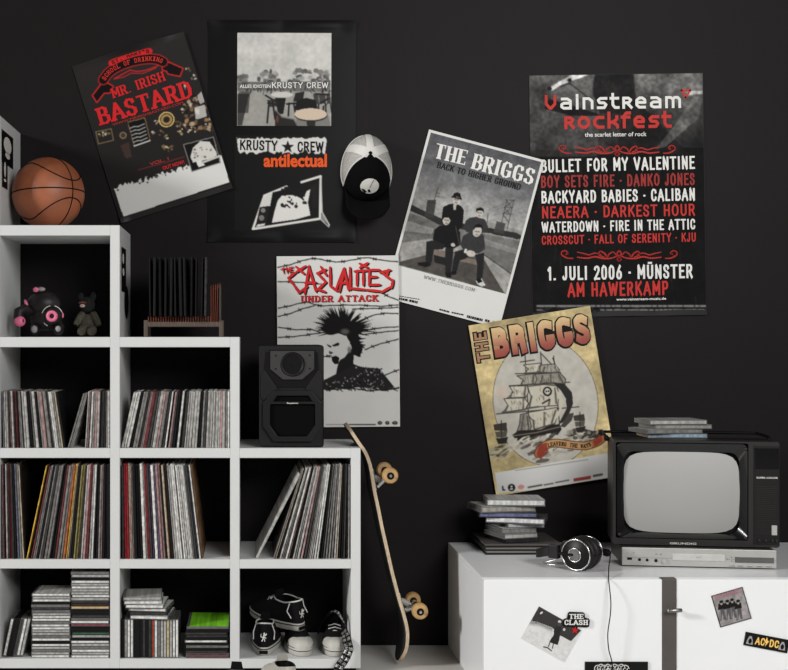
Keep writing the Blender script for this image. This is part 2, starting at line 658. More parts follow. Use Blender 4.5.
# pile with the green cover
colsG = [(96, 66, 66), (88, 56, 58), D_, K_, G_, K_, W_, K_, D_, D_, K_, P_]
z = zc + 0.0003
for i, c in enumerate(colsG):
    top = i == len(colsG) - 1
    w_ = 0.0
    case(CD, (sx(206.9 + [0, .5, -.6, 0, .4, -.3, -1, .5, 0, -.8, .3, .8][i]), SY + 0.006 + (0.01 if top else 0), z), 0 if top else math.radians(random.uniform(-2, 2)),
         c if not top else (100, 100, 98), (118, 190, 42) if top else c,
         'CD case with bright lime green cover lying topmost on a pile' if top else '%s spined CD case in the pile under the lime green case' % cname(c),
         None if top else 'CDs under the green case', thick=0.78, dark=sum(c) < 200, scale_w=1.1).scale.y = 1.55 if top else 1.2
    z += 0.0082

# ------------------------------------------------------------------ basketball
def ball_mat():
    m = mat('basketball_leather', (150, 86, 56), 0.5, var=0.3, vscale=9)
    nt = m.node_tree
    b = nt.nodes['Principled BSDF']
    v = nt.nodes.new('ShaderNodeTexVoronoi')
    v.inputs['Scale'].default_value = 330
    tc = [n for n in nt.nodes if n.type == 'TEX_COORD'][0]
    nt.links.new(tc.outputs['Object'], v.inputs['Vector'])
    bp = nt.nodes.new('ShaderNodeBump')
    bp.inputs['Strength'].default_value = 0.25
    bp.inputs['Distance'].default_value = 0.001
    bp.invert = True
    nt.links.new(v.outputs['Distance'], bp.inputs['Height'])
    nt.links.new(bp.outputs[0], b.inputs['Normal'])
    return m


R = 0.1185
yb = -0.2
bz = shelf_z(0)
ball = thing('basketball', 'worn orange brown basketball with black seams resting on the white shelf top', 'ball', (wx(48.4, yb), yb, bz))
MB().ball((0, 0, R), R, n=48, m=32).build('ball_skin', ball_mat(), ball, smooth=60)
phi0 = math.radians(-90 + 50)
tiltm = Euler((math.radians(-3), math.radians(-2), 0)).to_matrix()


def sph(lat, az):
    q = Vector((math.cos(lat) * math.cos(az), math.cos(lat) * math.sin(az), math.sin(lat)))
    return tuple(Vector((0, 0, R)) + tiltm @ q * (R + 0.0002))


curves = [[sph(0, 2 * math.pi * k / 72) for k in range(73)],
          [sph(2 * math.pi * k / 72, phi0) for k in range(73)]]
for s_ in (-1, 1):
    curves.append([sph(s_ * math.radians(14 + 36 * math.sin(2 * math.pi * k / 72) ** 2), phi0 + 2 * math.pi * k / 72) for k in range(73)])
for c in curves:
    MB().tube(c, 0.0021, 6, cap=False).build('seam', M_deep, ball, smooth=60)

# ------------------------------------------------------------------ stickers on the shelf sides
def side_sticker(x, y0, y1, z0, z1, label, marks):
    t = thing('sticker', label, 'sticker', (x, (y0 + y1) / 2, z0))
    MB().box(0, 0.0006, -(y1 - y0) / 2, (y1 - y0) / 2, 0, z1 - z0).build('backing', M_deep, t)
    mb = MB()
    for (c, d, r1, r2) in marks:
        pts = [(c + r1 * math.cos(a), d + r2 * math.sin(a)) for a in [2 * math.pi * k / 14 for k in range(14)]]
        mb.prism([((p[0] - 0.5) * (y1 - y0), p[1] * (z1 - z0)) for p in pts], 0.0006, 0.0010, 'x')
    mb.build('print', M_whitecloth, t)
    return t


side_sticker(sx(0) + 0.0003, -0.345, -0.145, wz(165, -0.26), wz(133, -0.26), 'black and white skull sticker on the shelf side above the basketball shelf',
             [(0.5, 0.62, 0.33, 0.26), (0.5, 0.3, 0.2, 0.1)])
side_sticker(sx(0) + 0.0012, -0.34, -0.25, wz(188, -0.3), wz(157, -0.3), 'narrow black sticker overlapping the skull sticker on the shelf side',
             [(0.5, 0.6, 0.16, 0.25), (0.5, 0.25, 0.22, 0.05)])
side_sticker(sx(119.8) + 0.0003, -0.32, -0.17, wz(292, -0.25), wz(248, -0.25), 'black sticker with white print on the shelf side beside the record rack',
             [(0.35, 0.75, 0.16, 0.12), (0.4, 0.45, 0.18, 0.09)])
t = thing('sticker', 'plain black oval sticker on the shelf side below the printed one', 'sticker', (sx(119.8) + 0.0003, -0.15, wz(319, -0.15)))
pts = [(0.075 * math.cos(a), 0.055 + 0.055 * math.sin(a)) for a in [2 * math.pi * k / 24 for k in range(24)]]
MB().prism(pts, 0, 0.0006, 'x').build('backing', M_deep, t)
MB().tube([(0.0007, p[0] * 0.85, 0.055 + (p[1] - 0.055) * 0.85) for p in pts] + [(0.0007, pts[0][0] * 0.85, 0.055)], 0.0006, 5).build('rim_print', M_black2, t)

# ------------------------------------------------------------------ toys in the top compartment
M_toy = mat('dark_toy_vinyl', (30, 26, 27), 0.45, spec=0.3, var=0.15, vscale=60)
M_pink = mat('pink_toy_vinyl', (212, 104, 138), 0.5, var=0.06)
M_toygrey = mat('grey_toy_pad', (140, 136, 136), 0.6, var=0.08)
ty = -0.25
TK = (ty - CY) / FPX
zt = shelf_z(1)
toy = thing('toy_figure', 'black toy creature with round pink snout, pink ear and raised pink paw on the shelf', 'toy', (wx(45, ty), ty, zt))


def tp(px, py, dy=0.0):
    return (wx(px, ty) - toy.location.x, dy, wz(py, ty) - zt)


MB().ball(tp(46, 318), 0.05, (1.05, 0.9, 0.85), 24, 14).build('body', M_toy, toy, smooth=60)
MB().ball(tp(44, 304), 0.052, (1.05, 0.85, 0.82), 24, 14).build('head', M_toy, toy, smooth=60)
c = tp(55.0, 316.5, -0.052)
sn = MB().lathe([(0.023, 0.035), (0.027, 0.02), (0.025, 0.0), (0.019, -0.012), (0.018, -0.014)], c, 'y', 24).build('snout', M_toy, toy, smooth=50)
rg = [(c[0] + 0.013 * math.cos(a), c[1] - 0.0145, c[2] + 0.013 * math.sin(a)) for a in [2 * math.pi * k / 24 for k in range(25)]]
MB().tube(rg, 0.0058, 10, cap=False).build('snout_ring', M_pink, sn, smooth=60)
for (px, py, a0, a1) in ((48, 314, 100, 250), (54, 308, 20, 80)):
    rg = [(c[0] - 0.003 + 0.034 * math.cos(math.radians(a)), c[1] + 0.012, c[2] + 0.034 * math.sin(math.radians(a)))
          for a in range(a0, a1, 8)]
    MB().tube(rg, 0.0016, 6).build('collar_band', M_whitecloth, toy, smooth=60)
e = MB().ball(tp(28, 304, -0.02), 0.018, (0.5, 0.5, 1.0), 14, 8, (0, math.radians(-18), 0)).build('ear', M_toy, toy, smooth=60)
MB().ball(tp(27.6, 304, -0.027), 0.0145, (0.38, 0.4, 1.0), 14, 8, (0, math.radians(-18), 0)).build('ear_lining', M_pink, e, smooth=60)
MB().ball(tp(64.5, 315.5, -0.04), 0.009, (0.4, 0.5, 1.0), 12, 8).build('ear', M_pink, toy, smooth=60)
h = MB().ball(tp(39.5, 290, -0.01), 0.019, (1.1, 0.9, 0.65), 16, 10).build('top_knob', M_toy, toy, smooth=60)
MB().ball(tp(42.5, 289.5, -0.022), 0.013, (1.0, 0.6, 0.55), 14, 8).build('knob_cap', M_toygrey, h, smooth=60)
MB().ball(tp(37.2, 290, -0.027), 0.0095, (1.0, 0.6, 0.9), 14, 8).build('knob_patch', M_pink, h, smooth=60)
arm = MB().tube([tp(33, 312, -0.01), tp(26, 309, -0.03), tp(21, 312, -0.04), tp(21, 319, -0.045)], [0.014, 0.016, 0.017, 0.016], 12).build('arm', M_toy, toy, smooth=60)
pw = MB().ball(tp(22.6, 321.5, -0.052), 0.0185, (1.0, 0.8, 0.95), 16, 10).build('paw', M_pink, toy, smooth=60)
MB().ball(tp(26.5, 321.0, -0.062), 0.005, (0.6, 0.6, 1.2), 10, 6).build('paw_slit', M_toy, pw, smooth=60)
for (px, py) in ((36.5, 330), (60, 329.5)):
    lg = MB().tube([tp(px + (4 if px < 50 else -4), 322, 0), tp(px, 328, -0.02), tp(px, 331.8, -0.038)], [0.018, 0.017, 0.0145], 12).build('leg', M_toy, toy, smooth=60)
    MB().ball(tp(px + 0.2, py - 0.6, -0.047), 0.0115, (0.9, 0.7, 1.1) if px < 50 else (0.75, 0.7, 0.85), 12, 8).build('foot_pad', M_toygrey, lg, smooth=60)

M_fur = mat('olive_plush', (82, 78, 66), 0.95, var=0.35, vscale=120, bump=0.6, bscale=500)
M_fur2 = mat('dark_plush', (30, 29, 29), 0.95, var=0.3, vscale=120, bump=0.6, bscale=500)
t2 = -0.16
tb = thing('plush_figure', 'small olive and black plush figure with outstretched arms and pale nose on the shelf', 'toy', (wx(88, t2), t2, zt))


def tq(px, py, dy=0.0):
    return (wx(px, t2) - tb.location.x, dy, wz(py, t2) - zt)


bm_ = MB()
bm_.ball(tq(88, 325), 0.034, (0.82, 0.7, 1.1), 18, 12)
bm_.tube([tq(83, 314), tq(79, 320, -0.015), tq(76.5, 325, -0.02)], [0.013, 0.012, 0.010], 10)
bm_.tube([tq(93, 314), tq(97, 320, -0.015), tq(99.5, 325.5, -0.02)], [0.013, 0.012, 0.010], 10)
bm_.tube([tq(84.5, 328), tq(83, 331, -0.03), tq(83, 331.8, -0.05)], [0.017, 0.016, 0.013], 10)
bm_.tube([tq(91.5, 328), tq(93, 331, -0.03), tq(93, 331.8, -0.05)], [0.017, 0.016, 0.013], 10)
bm_.build('body', M_fur, tb, smooth=60)
hd = MB().ball(tq(87, 305), 0.028, (0.95, 0.85, 0.95), 18, 12)
hd.tube([tq(82, 300), tq(81, 296), tq(81.5, 293)], [0.010, 0.009, 0.004], 8)
hd.tube([tq(92, 300), tq(93.5, 295), tq(93, 292)], [0.010, 0.009, 0.004], 8)
hd.build('head', M_fur2, tb, smooth=60)
MB().ball(tq(83.4, 306, -0.027), 0.0085, (1.1, 0.6, 0.7), 12, 8).build('nose', mat('pale_pink_nose', (190, 160, 155), 0.6), tb, smooth=60)
MB().tube([tq(80, 303, -0.026), tq(83.5, 302.4, -0.029), tq(87, 303, -0.026)], 0.003, 6).build('brow', mat('rust_trim', (110, 60, 40), 0.8), tb, smooth=60)

# ------------------------------------------------------------------ record rack
M_wood = mat('dark_stained_wood', (76, 63, 53), 0.6, var=0.25, vscale=30, stretch=(6, 1, 1))
M_rib = mat('copper_brown_wire', (120, 62, 46), 0.45, 0.4, var=0.15)
ry = -0.27
rz0 = shelf_z(1)
rack = thing('record_rack', 'dark wooden record rack with copper wire ribs on the white shelf top', 'rack', (wx(184, ry), ry, rz0))


def rp(px, py): return (wx(px, ry) - rack.location.x, wz(py, ry) - rz0)


for dy in (-0.06, 0.06):
    a, b = rp(146, 327)
    c, d = rp(223, 322)
    MB().box(a, c, dy - 0.008, dy + 0.008, b, d).build('rail', M_wood, rack, bevel=0.002)
    for px in (145.5, 219.5):
        a, _ = rp(px, 0)
        c, d = rp(px + 4.0, 321)
        MB().box(a, c, dy - 0.009, dy + 0.009, 0.0003, d + 0.002).build('leg', M_wood, rack, bevel=0.002)
for k in range(26):
    px = 150 + k * 2.45
    x, z = rp(px, 322)
    _, zt2 = rp(px, 317)
    MB().tube([(x, -0.066, z), (x, -0.066, zt2), (x, 0.066, zt2), (x, 0.066, z)], 0.0012, 5).build('wire_rib', M_rib, rack)
for k in range(5):
    px = 211.5 + k * 1.9
    x, z = rp(px, 322)
    _, zz = rp(px, 284 + abs(k - 4) * 0.6)
    MB().tube([(x, -0.05, z), (x + 0.001 * k, -0.05, zz), (x + 0.001 * k, 0.05, zz), (x, 0.05, z)], 0.0016, 5).build('end_wire', M_rib, rack)
x, z = rp(219.2, 322)
_, zz = rp(219.2, 286)
MB().box(x, x + 0.006, -0.055, 0.055, z, zz).build('end_board', M_wood, rack, bevel=0.002)
for k in range(12):
    px = 152 + k * 5.0 + random.uniform(-0.8, 0.8)
    o = bpy.data.objects.new('record_sleeve', SG_MESH)
    xw, zw = rp(px, 317)
    o.location = (rack.location.x + xw, ry - 0.095 + random.uniform(-0.01, 0.01), rz0 + zw + 0.0016)
    o.rotation_euler = (0, math.radians(random.uniform(-1.2, 1.2)), math.radians(random.uniform(-2, 2)))
    o.scale = (random.uniform(0.005, 0.0085), 1, 1.03)
    o.color = lin([(7, 7, 8), (11, 11, 12), (16, 15, 16)][k % 3]) if k != 11 else lin((46, 45, 45))
    COL.objects.link(o)
    tag(o, 'black seven inch record sleeve standing in the wooden record rack' if k != 11 else 'dark grey record sleeve standing next to the end wires of the record rack', 'record', 'records in the rack')

# ------------------------------------------------------------------ lettering
def px_sh(u, v, t=0.0):
    return (u, t, v)


GL = {
    'A': (.8, [[(0, 0), (.4, 1), (.8, 0)], [(.15, .33), (.65, .33)]]),
    'B': (.68, [[(.08, 0), (.08, 1)], [(.08, 1), (.42, 1), (.58, .9), (.58, .65), (.42, .53), (.08, .53)],
                [(.42, .53), (.66, .4), (.66, .13), (.46, 0), (.08, 0)]]),
    'C': (.68, [[(.66, .74), (.6, .93), (.42, 1), (.26, 1), (.08, .85), (.04, .5), (.08, .15), (.26, 0), (.42, 0), (.6, .07), (.66, .26)]]),
    'D': (.72, [[(.08, 0), (.08, 1)], [(.08, 1), (.4, 1), (.62, .86), (.7, .5), (.62, .14), (.4, 0), (.08, 0)]]),
    'E': (.6, [[(.08, 0), (.08, 1)], [(.08, 1), (.6, 1)], [(.08, .52), (.48, .52)], [(.08, 0), (.6, 0)]]),
    'F': (.58, [[(.08, 0), (.08, 1)], [(.08, 1), (.58, 1)], [(.08, .5), (.46, .5)]]),
    'G': (.74, [[(.66, .76), (.58, .94), (.42, 1), (.26, 1), (.08, .85), (.04, .5), (.08, .15), (.26, 0), (.46, 0), (.66, .1), (.66, .45)],
                [(.42, .45), (.72, .45)]]),
    'H': (.74, [[(.08, 0), (.08, 1)], [(.66, 0), (.66, 1)], [(.08, .5), (.66, .5)]]),
    'I': (.24, [[(.12, 0), (.12, 1)]]),
    'J': (.5, [[(.4, 1), (.4, .18), (.28, 0), (.1, 0), (0, .16)]]),
    'K': (.72, [[(.08, 0), (.08, 1)], [(.68, 1), (.1, .42)], [(.3, .6), (.72, 0)]]),
    'L': (.56, [[(.08, 0), (.08, 1)], [(.08, 0), (.56, 0)]]),
    'M': (.88, [[(.06, 0), (.06, 1)], [(.06, 1), (.44, .3), (.82, 1)], [(.82, 1), (.82, 0)]]),
    'N': (.74, [[(.08, 0), (.08, 1)], [(.08, 1), (.66, 0)], [(.66, 0), (.66, 1)]]),
    'O': (.78, [[(.3, 1), (.1, .85), (.04, .5), (.1, .15), (.3, 0), (.48, 0), (.68, .15), (.74, .5), (.68, .85), (.48, 1), (.3, 1)]]),
    'P': (.64, [[(.08, 0), (.08, 1)], [(.08, 1), (.44, 1), (.6, .9), (.62, .7), (.56, .52), (.42, .45), (.08, .45)]]),
    'R': (.72, [[(.08, 0), (.08, 1)], [(.08, 1), (.44, 1), (.6, .9), (.62, .72), (.56, .55), (.42, .48), (.08, .48)], [(.38, .48), (.68, 0)]]),
    'S': (.64, [[(.58, .78), (.52, .94), (.36, 1), (.2, 1), (.06, .88), (.06, .68), (.2, .56), (.44, .46), (.58, .34), (.58, .12), (.42, 0), (.22, 0), (.06, .08), (.02, .24)]]),
    'T': (.7, [[(.35, 0), (.35, 1)], [(0, 1), (.7, 1)]]),
    'U': (.74, [[(.08, 1), (.08, .2), (.24, 0), (.48, 0), (.66, .2), (.66, 1)]]),
    'V': (.76, [[(0, 1), (.38, 0), (.76, 1)]]),
    'W': (1.04, [[(0, 1), (.26, 0), (.52, .9), (.78, 0), (1.04, 1)]]),
    'X': (.7, [[(0, 0), (.7, 1)], [(0, 1), (.7, 0)]]),
    'Y': (.72, [[(0, 1), (.36, .48), (.72, 1)], [(.36, .48), (.36, 0)]]),
    '.': (.2, [[(.08, .02), (.12, .02)]]),
    "'": (.2, [[(.1, 1), (.08, .75)]]),
    '/': (.4, [[(0, -.05), (.4, 1.05)]]),
    '1': (.36, [[(.02, .8), (.24, 1), (.24, 0)]]),
    '2': (.6, [[(.04, .8), (.1, .94), (.24, 1), (.4, 1), (.54, .9), (.56, .7), (.48, .55), (.04, 0)], [(.04, 0), (.6, 0)]]),
    '0': (.62, [[(.22, 1), (.08, .88), (.04, .5), (.08, .12), (.22, 0), (.4, 0), (.54, .12), (.58, .5), (.54, .88), (.4, 1), (.22, 1)]]),
    '6': (.62, [[(.44, 1), (.16, .56), (.06, .32), (.1, .1), (.22, 0), (.4, 0), (.54, .1), (.58, .3), (.52, .5), (.4, .58), (.22, .58)]]),
    '\u00b7': (.16, [[(.06, .46), (.1, .46)]]),
    '\u00dc': (.74, [[(.08, 1), (.08, .2), (.24, 0), (.48, 0), (.66, .2), (.66, 1)], [(.22, 1.24), (.24, 1.24)], [(.5, 1.24), (.52, 1.24)]]),
    ' ': (.34, []),
}
# broad poster letters with open counters
GF = dict(GL)
GF['G'] = (.72, [[(.60, .94), (.42, 1), (.26, 1), (.08, .88), (.04, .5), (.08, .12), (.26, 0), (.46, 0), (.64, .1), (.66, .26)], [(.50, .30), (.66, .30)]])
GF['S'] = (.62, [[(.54, .92), (.4, 1), (.2, 1), (.05, .9), (.05, .68), (.2, .56), (.42, .46), (.57, .34), (.57, .1), (.4, 0), (.2, 0), (.06, .08)]])
GF['R'] = (.70, [[(.08, 0), (.08, 1)], [(.08, 1), (.44, 1), (.6, .9), (.62, .74), (.56, .58), (.42, .5), (.3, .5)], [(.6, .44), (.64, 0)]])
# rounded techno lower case
GT = {
    'v': (.72, [[(.04, .7), (.04, .25), (.3, 0), (.42, 0), (.68, .25), (.68, .7)]]),
    'a': (.7, [[(.1, .7), (.42, .7), (.62, .55), (.62, 0)], [(.62, .38), (.2, .38), (.06, .28), (.06, .1), (.2, 0), (.62, 0)]]),
    'i': (.2, [[(.1, 0), (.1, .7)], [(.1, .92), (.1, .96)]]),
    'n': (.68, [[(.08, 0), (.08, .7)], [(.08, .7), (.4, .7), (.6, .5), (.6, 0)]]),
    's': (.62, [[(.56, .7), (.2, .7), (.06, .56), (.14, .38), (.44, .36), (.56, .22), (.44, 0), (.06, 0)]]),
    't': (.48, [[(.12, 1), (.12, .2), (.26, 0), (.46, 0)], [(0, .7), (.44, .7)]]),
    'r': (.6, [[(.08, 0), (.08, .7)], [(.08, .7), (.38, .7), (.54, .56), (.42, .36), (.16, .34)], [(.3, .34), (.56, 0)]]),
    'e': (.68, [[(.1, .36), (.6, .36), (.58, .56), (.42, .7), (.24, .7), (.06, .52), (.06, .18), (.22, 0), (.56, 0)]]),
    'm': (1.0, [[(.08, 0), (.08, .7)], [(.08, .7), (.36, .7), (.5, .54), (.5, 0)], [(.5, .6), (.6, .7), (.8, .7), (.92, .54), (.92, 0)]]),
    'o': (.72, [[(.26, .7), (.06, .5), (.06, .2), (.26, 0), (.46, 0), (.66, .2), (.66, .5), (.46, .7), (.26, .7)]]),
    'c': (.62, [[(.58, .7), (.26, .7), (.06, .5), (.06, .2), (.26, 0), (.58, 0)]]),
    'k': (.66, [[(.08, 0), (.08, 1)], [(.08, .34), (.34, .34), (.58, .56), (.58, .72)], [(.34, .34), (.6, .14), (.62, 0)]]),
    'f': (.48, [[(.12, 0), (.12, .8), (.26, 1), (.46, 1)], [(0, .7), (.42, .7)]]),
}


def stroke_polys(text, glyphs, th_v=.2, th_h=.1, serif=0.0, gap=.12):
    """returns list of polygons and total width; unit cap height"""
    out = []
    x = 0.0

    def disc(c):
        out.append([Vector((c.x + th_v / 2 * math.cos(t), c.y + th_h / 2 * math.sin(t))) for t in [math.pi / 5 * k for k in range(10)]])
    for ch in text:
        if ch not in glyphs:
            ch = ' '
        w, strokes = glyphs[ch]
        pad = th_v / 2

        def T(p):
            return Vector((x + pad + p[0], th_h / 2 + p[1] * (1 - th_h)))
        for st in strokes:
            for i in range(len(st) - 1):
                a, b = T(st[i]), T(st[i + 1])
                d = b - a
                L = d.length or 1e-6
                d = d / L
                if serif > 0:
                    th = th_h + (th_v - th_h) * (abs(d.y) ** 1.5)
                else:
                    th = math.hypot(th_h * d.x, th_v * d.y)
                nrm = Vector((-d.y, d.x)) * th / 2
                ext = math.hypot(th_v * d.x, th_h * d.y) / 2
                if serif > 0:
                    ea = eb = ext if abs(d.y) > .3 else th_v * .3
                    ea = eb = min(ext, th_h / 2) if abs(d.y) > .3 else th_v * .3
                else:
                    ea = ext if i == 0 else 0
                    eb = ext if i == len(st) - 2 else 0
                    if i > 0:
                        disc(a)
                a2, b2 = a - d * ea, b + d * eb
                out.append([a2 + nrm, a2 - nrm, b2 - nrm, b2 + nrm])
            if serif > 0:
                for p, q in ((st[0], st[1]), (st[-1], st[-2])):
                    if abs(p[1] - q[1]) > .25 and (p[1] in (0, 1)):
                        c = T(p)
                        hw = th_v / 2 + serif
                        yy = 0 if p[1] == 0 else 1 - th_h * 1.0
                        out.append([Vector((c.x - hw, yy)), Vector((c.x + hw, yy)), Vector((c.x + hw, yy + th_h)), Vector((c.x - hw, yy + th_h))])
                    elif abs(p[1] - q[1]) <= .25 and abs(p[0] - q[0]) > .2 and len(st) == 2 and p[0] > .3:
                        c = T(p)
                        s_ = -1 if p[1] > .8 else 1 if p[1] < .2 else 0
                        if s_:
                            out.append([c + Vector((-.02, 0)), c + Vector((th_h, 0)), c + Vector((th_h, s_ * .2)), c + Vector((0, s_ * .2))])
        x += w + th_v + gap * (0.6 if ch == ' ' else 1)
    return out, max(x - gap, 1e-3)


def even_strokes(text, ratio, th, gap):
    """stroke thickness so that uprights and bars end up equally thick after fitting; ratio = length / cap height"""
    tv = th
    for _ in range(4):
        q, w = stroke_polys(text, GL, tv, th, 0, gap)
        tv = th * w / ratio
    return stroke_polys(text, GL, tv, th, 0, gap)


class Sheet:
    """flat printed sheet hanging in the plane y=const; frame units are wall pixels"""

    def __init__(s, name, label, cat, TL, TR, BL, y, group=None, thick=0.0008):
        s.y = y
        s.sc = (y - CY) / FPX            # metres per frame unit at that depth
        s.TL = Vector(TL)
        ex = Vector(TR) - s.TL
        s.W = ex.length
        s.ex = ex / s.W
        s.ey = Vector((-s.ex.y, s.ex.x))
        s.H = (Vector(BL) - s.TL).dot(s.ey)
        ang = math.atan2(s.ex.y, s.ex.x)     # downwards in the frame
        bl = s.TL + s.ey * s.H
        s.root = thing(name, label, cat, (wx(bl.x, y), y, wz(bl.y, y)), (0, ang, 0), group)
        s.thick = thick
        s.layer = 0

    def uv(s, p):
        d = Vector(p) - s.TL
        return (d.dot(s.ex), d.dot(s.ey))

    def loc(s, u, v, d):
        return (u * s.sc, -d, (s.H - v) * s.sc)

    def paper(s, m, bend=None, n=28, name='paper', rim=0.0):
        vs_, fs = [], []
        for j in range(n + 1):
            for i in range(n + 1):
                u, v = s.W * i / n, s.H * j / n
                d = s.thick + (bend(i / n, j / n) if bend else 0)
                vs_.append(s.loc(u, v, d))
        k = len(vs_)
        for j in range(n + 1):
            for i in range(n + 1):
                u, v = s.W * i / n, s.H * j / n
                d = (bend(i / n, j / n) if bend else 0)
                vs_.append(s.loc(u, v, d))
        w = n + 1
        for j in range(n):
            for i in range(n):
                a = j * w + i
                fs.append((a, a + w, a + w + 1, a + 1))
                fs.append((k + a, k + a + 1, k + a + w + 1, k + a + w))
        edge = [i for i in range(w)] + [j * w + n for j in range(1, w)] + [n * w + i for i in range(n - 1, -1, -1)] + [j * w for j in range(n - 1, 0, -1)]
        for q in range(len(edge)):
            a, b = edge[q], edge[(q + 1) % len(edge)]
            fs.append((a, b, k + b, k + a))
        return MB().add(vs_, fs).build(name, m, s.root, smooth=40)

    def text(s, txt, p0, p1, cap, m, style='sans', name='lettering', d=0.0016, bold=0.0, th=(.2, .1), serif=.1, gap=.12, xh=False, grad=None, label=None, depth=0.0):
        """txt along the baseline p0->p1 (frame points), cap height in frame units"""
        a, b = Vector(s.uv(p0)), Vector(s.uv(p1))
        L = (b - a).length
        dx = (b - a) / L
        up = Vector((dx.y, -dx.x))
        mb = MB()
        if style == 'sans':
            vs2, fs2, w, h = font_mesh(txt, bold)
            for q in vs2:
                pass
            base = len(mb.v)
            pts = [a + dx * (q[0] / w * L) + up * (q[1] / h * cap) for q in vs2]
            mb.add([s.loc(p.x, p.y, d + s.thick) for p in pts], [tuple(f) for f in fs2])
        else:
            if style == 'din':
                quads, w = even_strokes(txt, L / cap, th[0], gap)
            else:
                quads, w = stroke_polys(txt, {'techno': GT, 'fat': GF}.get(style, GL), th[0], th[1], serif if style == 'serif' else 0.0, gap)
            for qd in quads:
                pts = [a + dx * (q.x / w * L) + up * (q.y * cap) for q in qd]
                d += 0.000012
                n4 = len(pts)
                ar = sum(pts[i].x * pts[(i + 1) % n4].y - pts[(i + 1) % n4].x * pts[i].y for i in range(n4))
                if ar > 0:
                    pts.reverse()
                mb.add([s.loc(p.x, p.y, d + s.thick) for p in pts], [tuple(range(n4))])
        o = mb.build(name, m, s.root)
        if grad:
            at = o.data.color_attributes.new('print', 'FLOAT_COLOR', 'POINT')
            zz = [v.co.z for v in o.data.vertices]
            # gradient follows the letters' own height across the baseline
            for i, v in enumerate(o.data.vertices):
                u_, v_ = v.co.x / s.sc, s.H - v.co.z / s.sc
                f = (Vector((u_, v_)) - a).dot(up) / cap
                at.data[i].color = grad(max(0, min(1, f)))
        if label:
            o['label'] = label
        return o

    def canvas(s, res, bg, u0=0, v0=0, u1=None, v1=None):
        return Canvas(s, res, bg, u0, v0, s.W if u1 is None else u1, s.H if v1 is None else v1)


_FC = {}


def font_mesh(txt, bold=0.0):
    key = (txt, bold)
    if key in _FC:
        return _FC[key]
    cu = bpy.data.curves.new('lettering_tmp', 'FONT')
    cu.body = txt
    cu.size = 1.0
    cu.offset = bold
    cu.resolution_u = 3
    ob = bpy.data.objects.new('lettering_tmp', cu)
    me = ob.to_mesh()
    v = [(q.co.x, q.co.y) for q in me.vertices]
    f = [tuple(p.vertices) for p in me.polygons]
    ob.to_mesh_clear()
    bpy.data.objects.remove(ob)
    bpy.data.curves.remove(cu)
    x0 = min(q[0] for q in v)
    y0 = 0.0
    x1 = max(q[0] for q in v)
    h = 0.729
    v = [(q[0] - x0, q[1] - y0) for q in v]
    _FC[key] = (v, f, x1 - x0, h)
    return _FC[key]


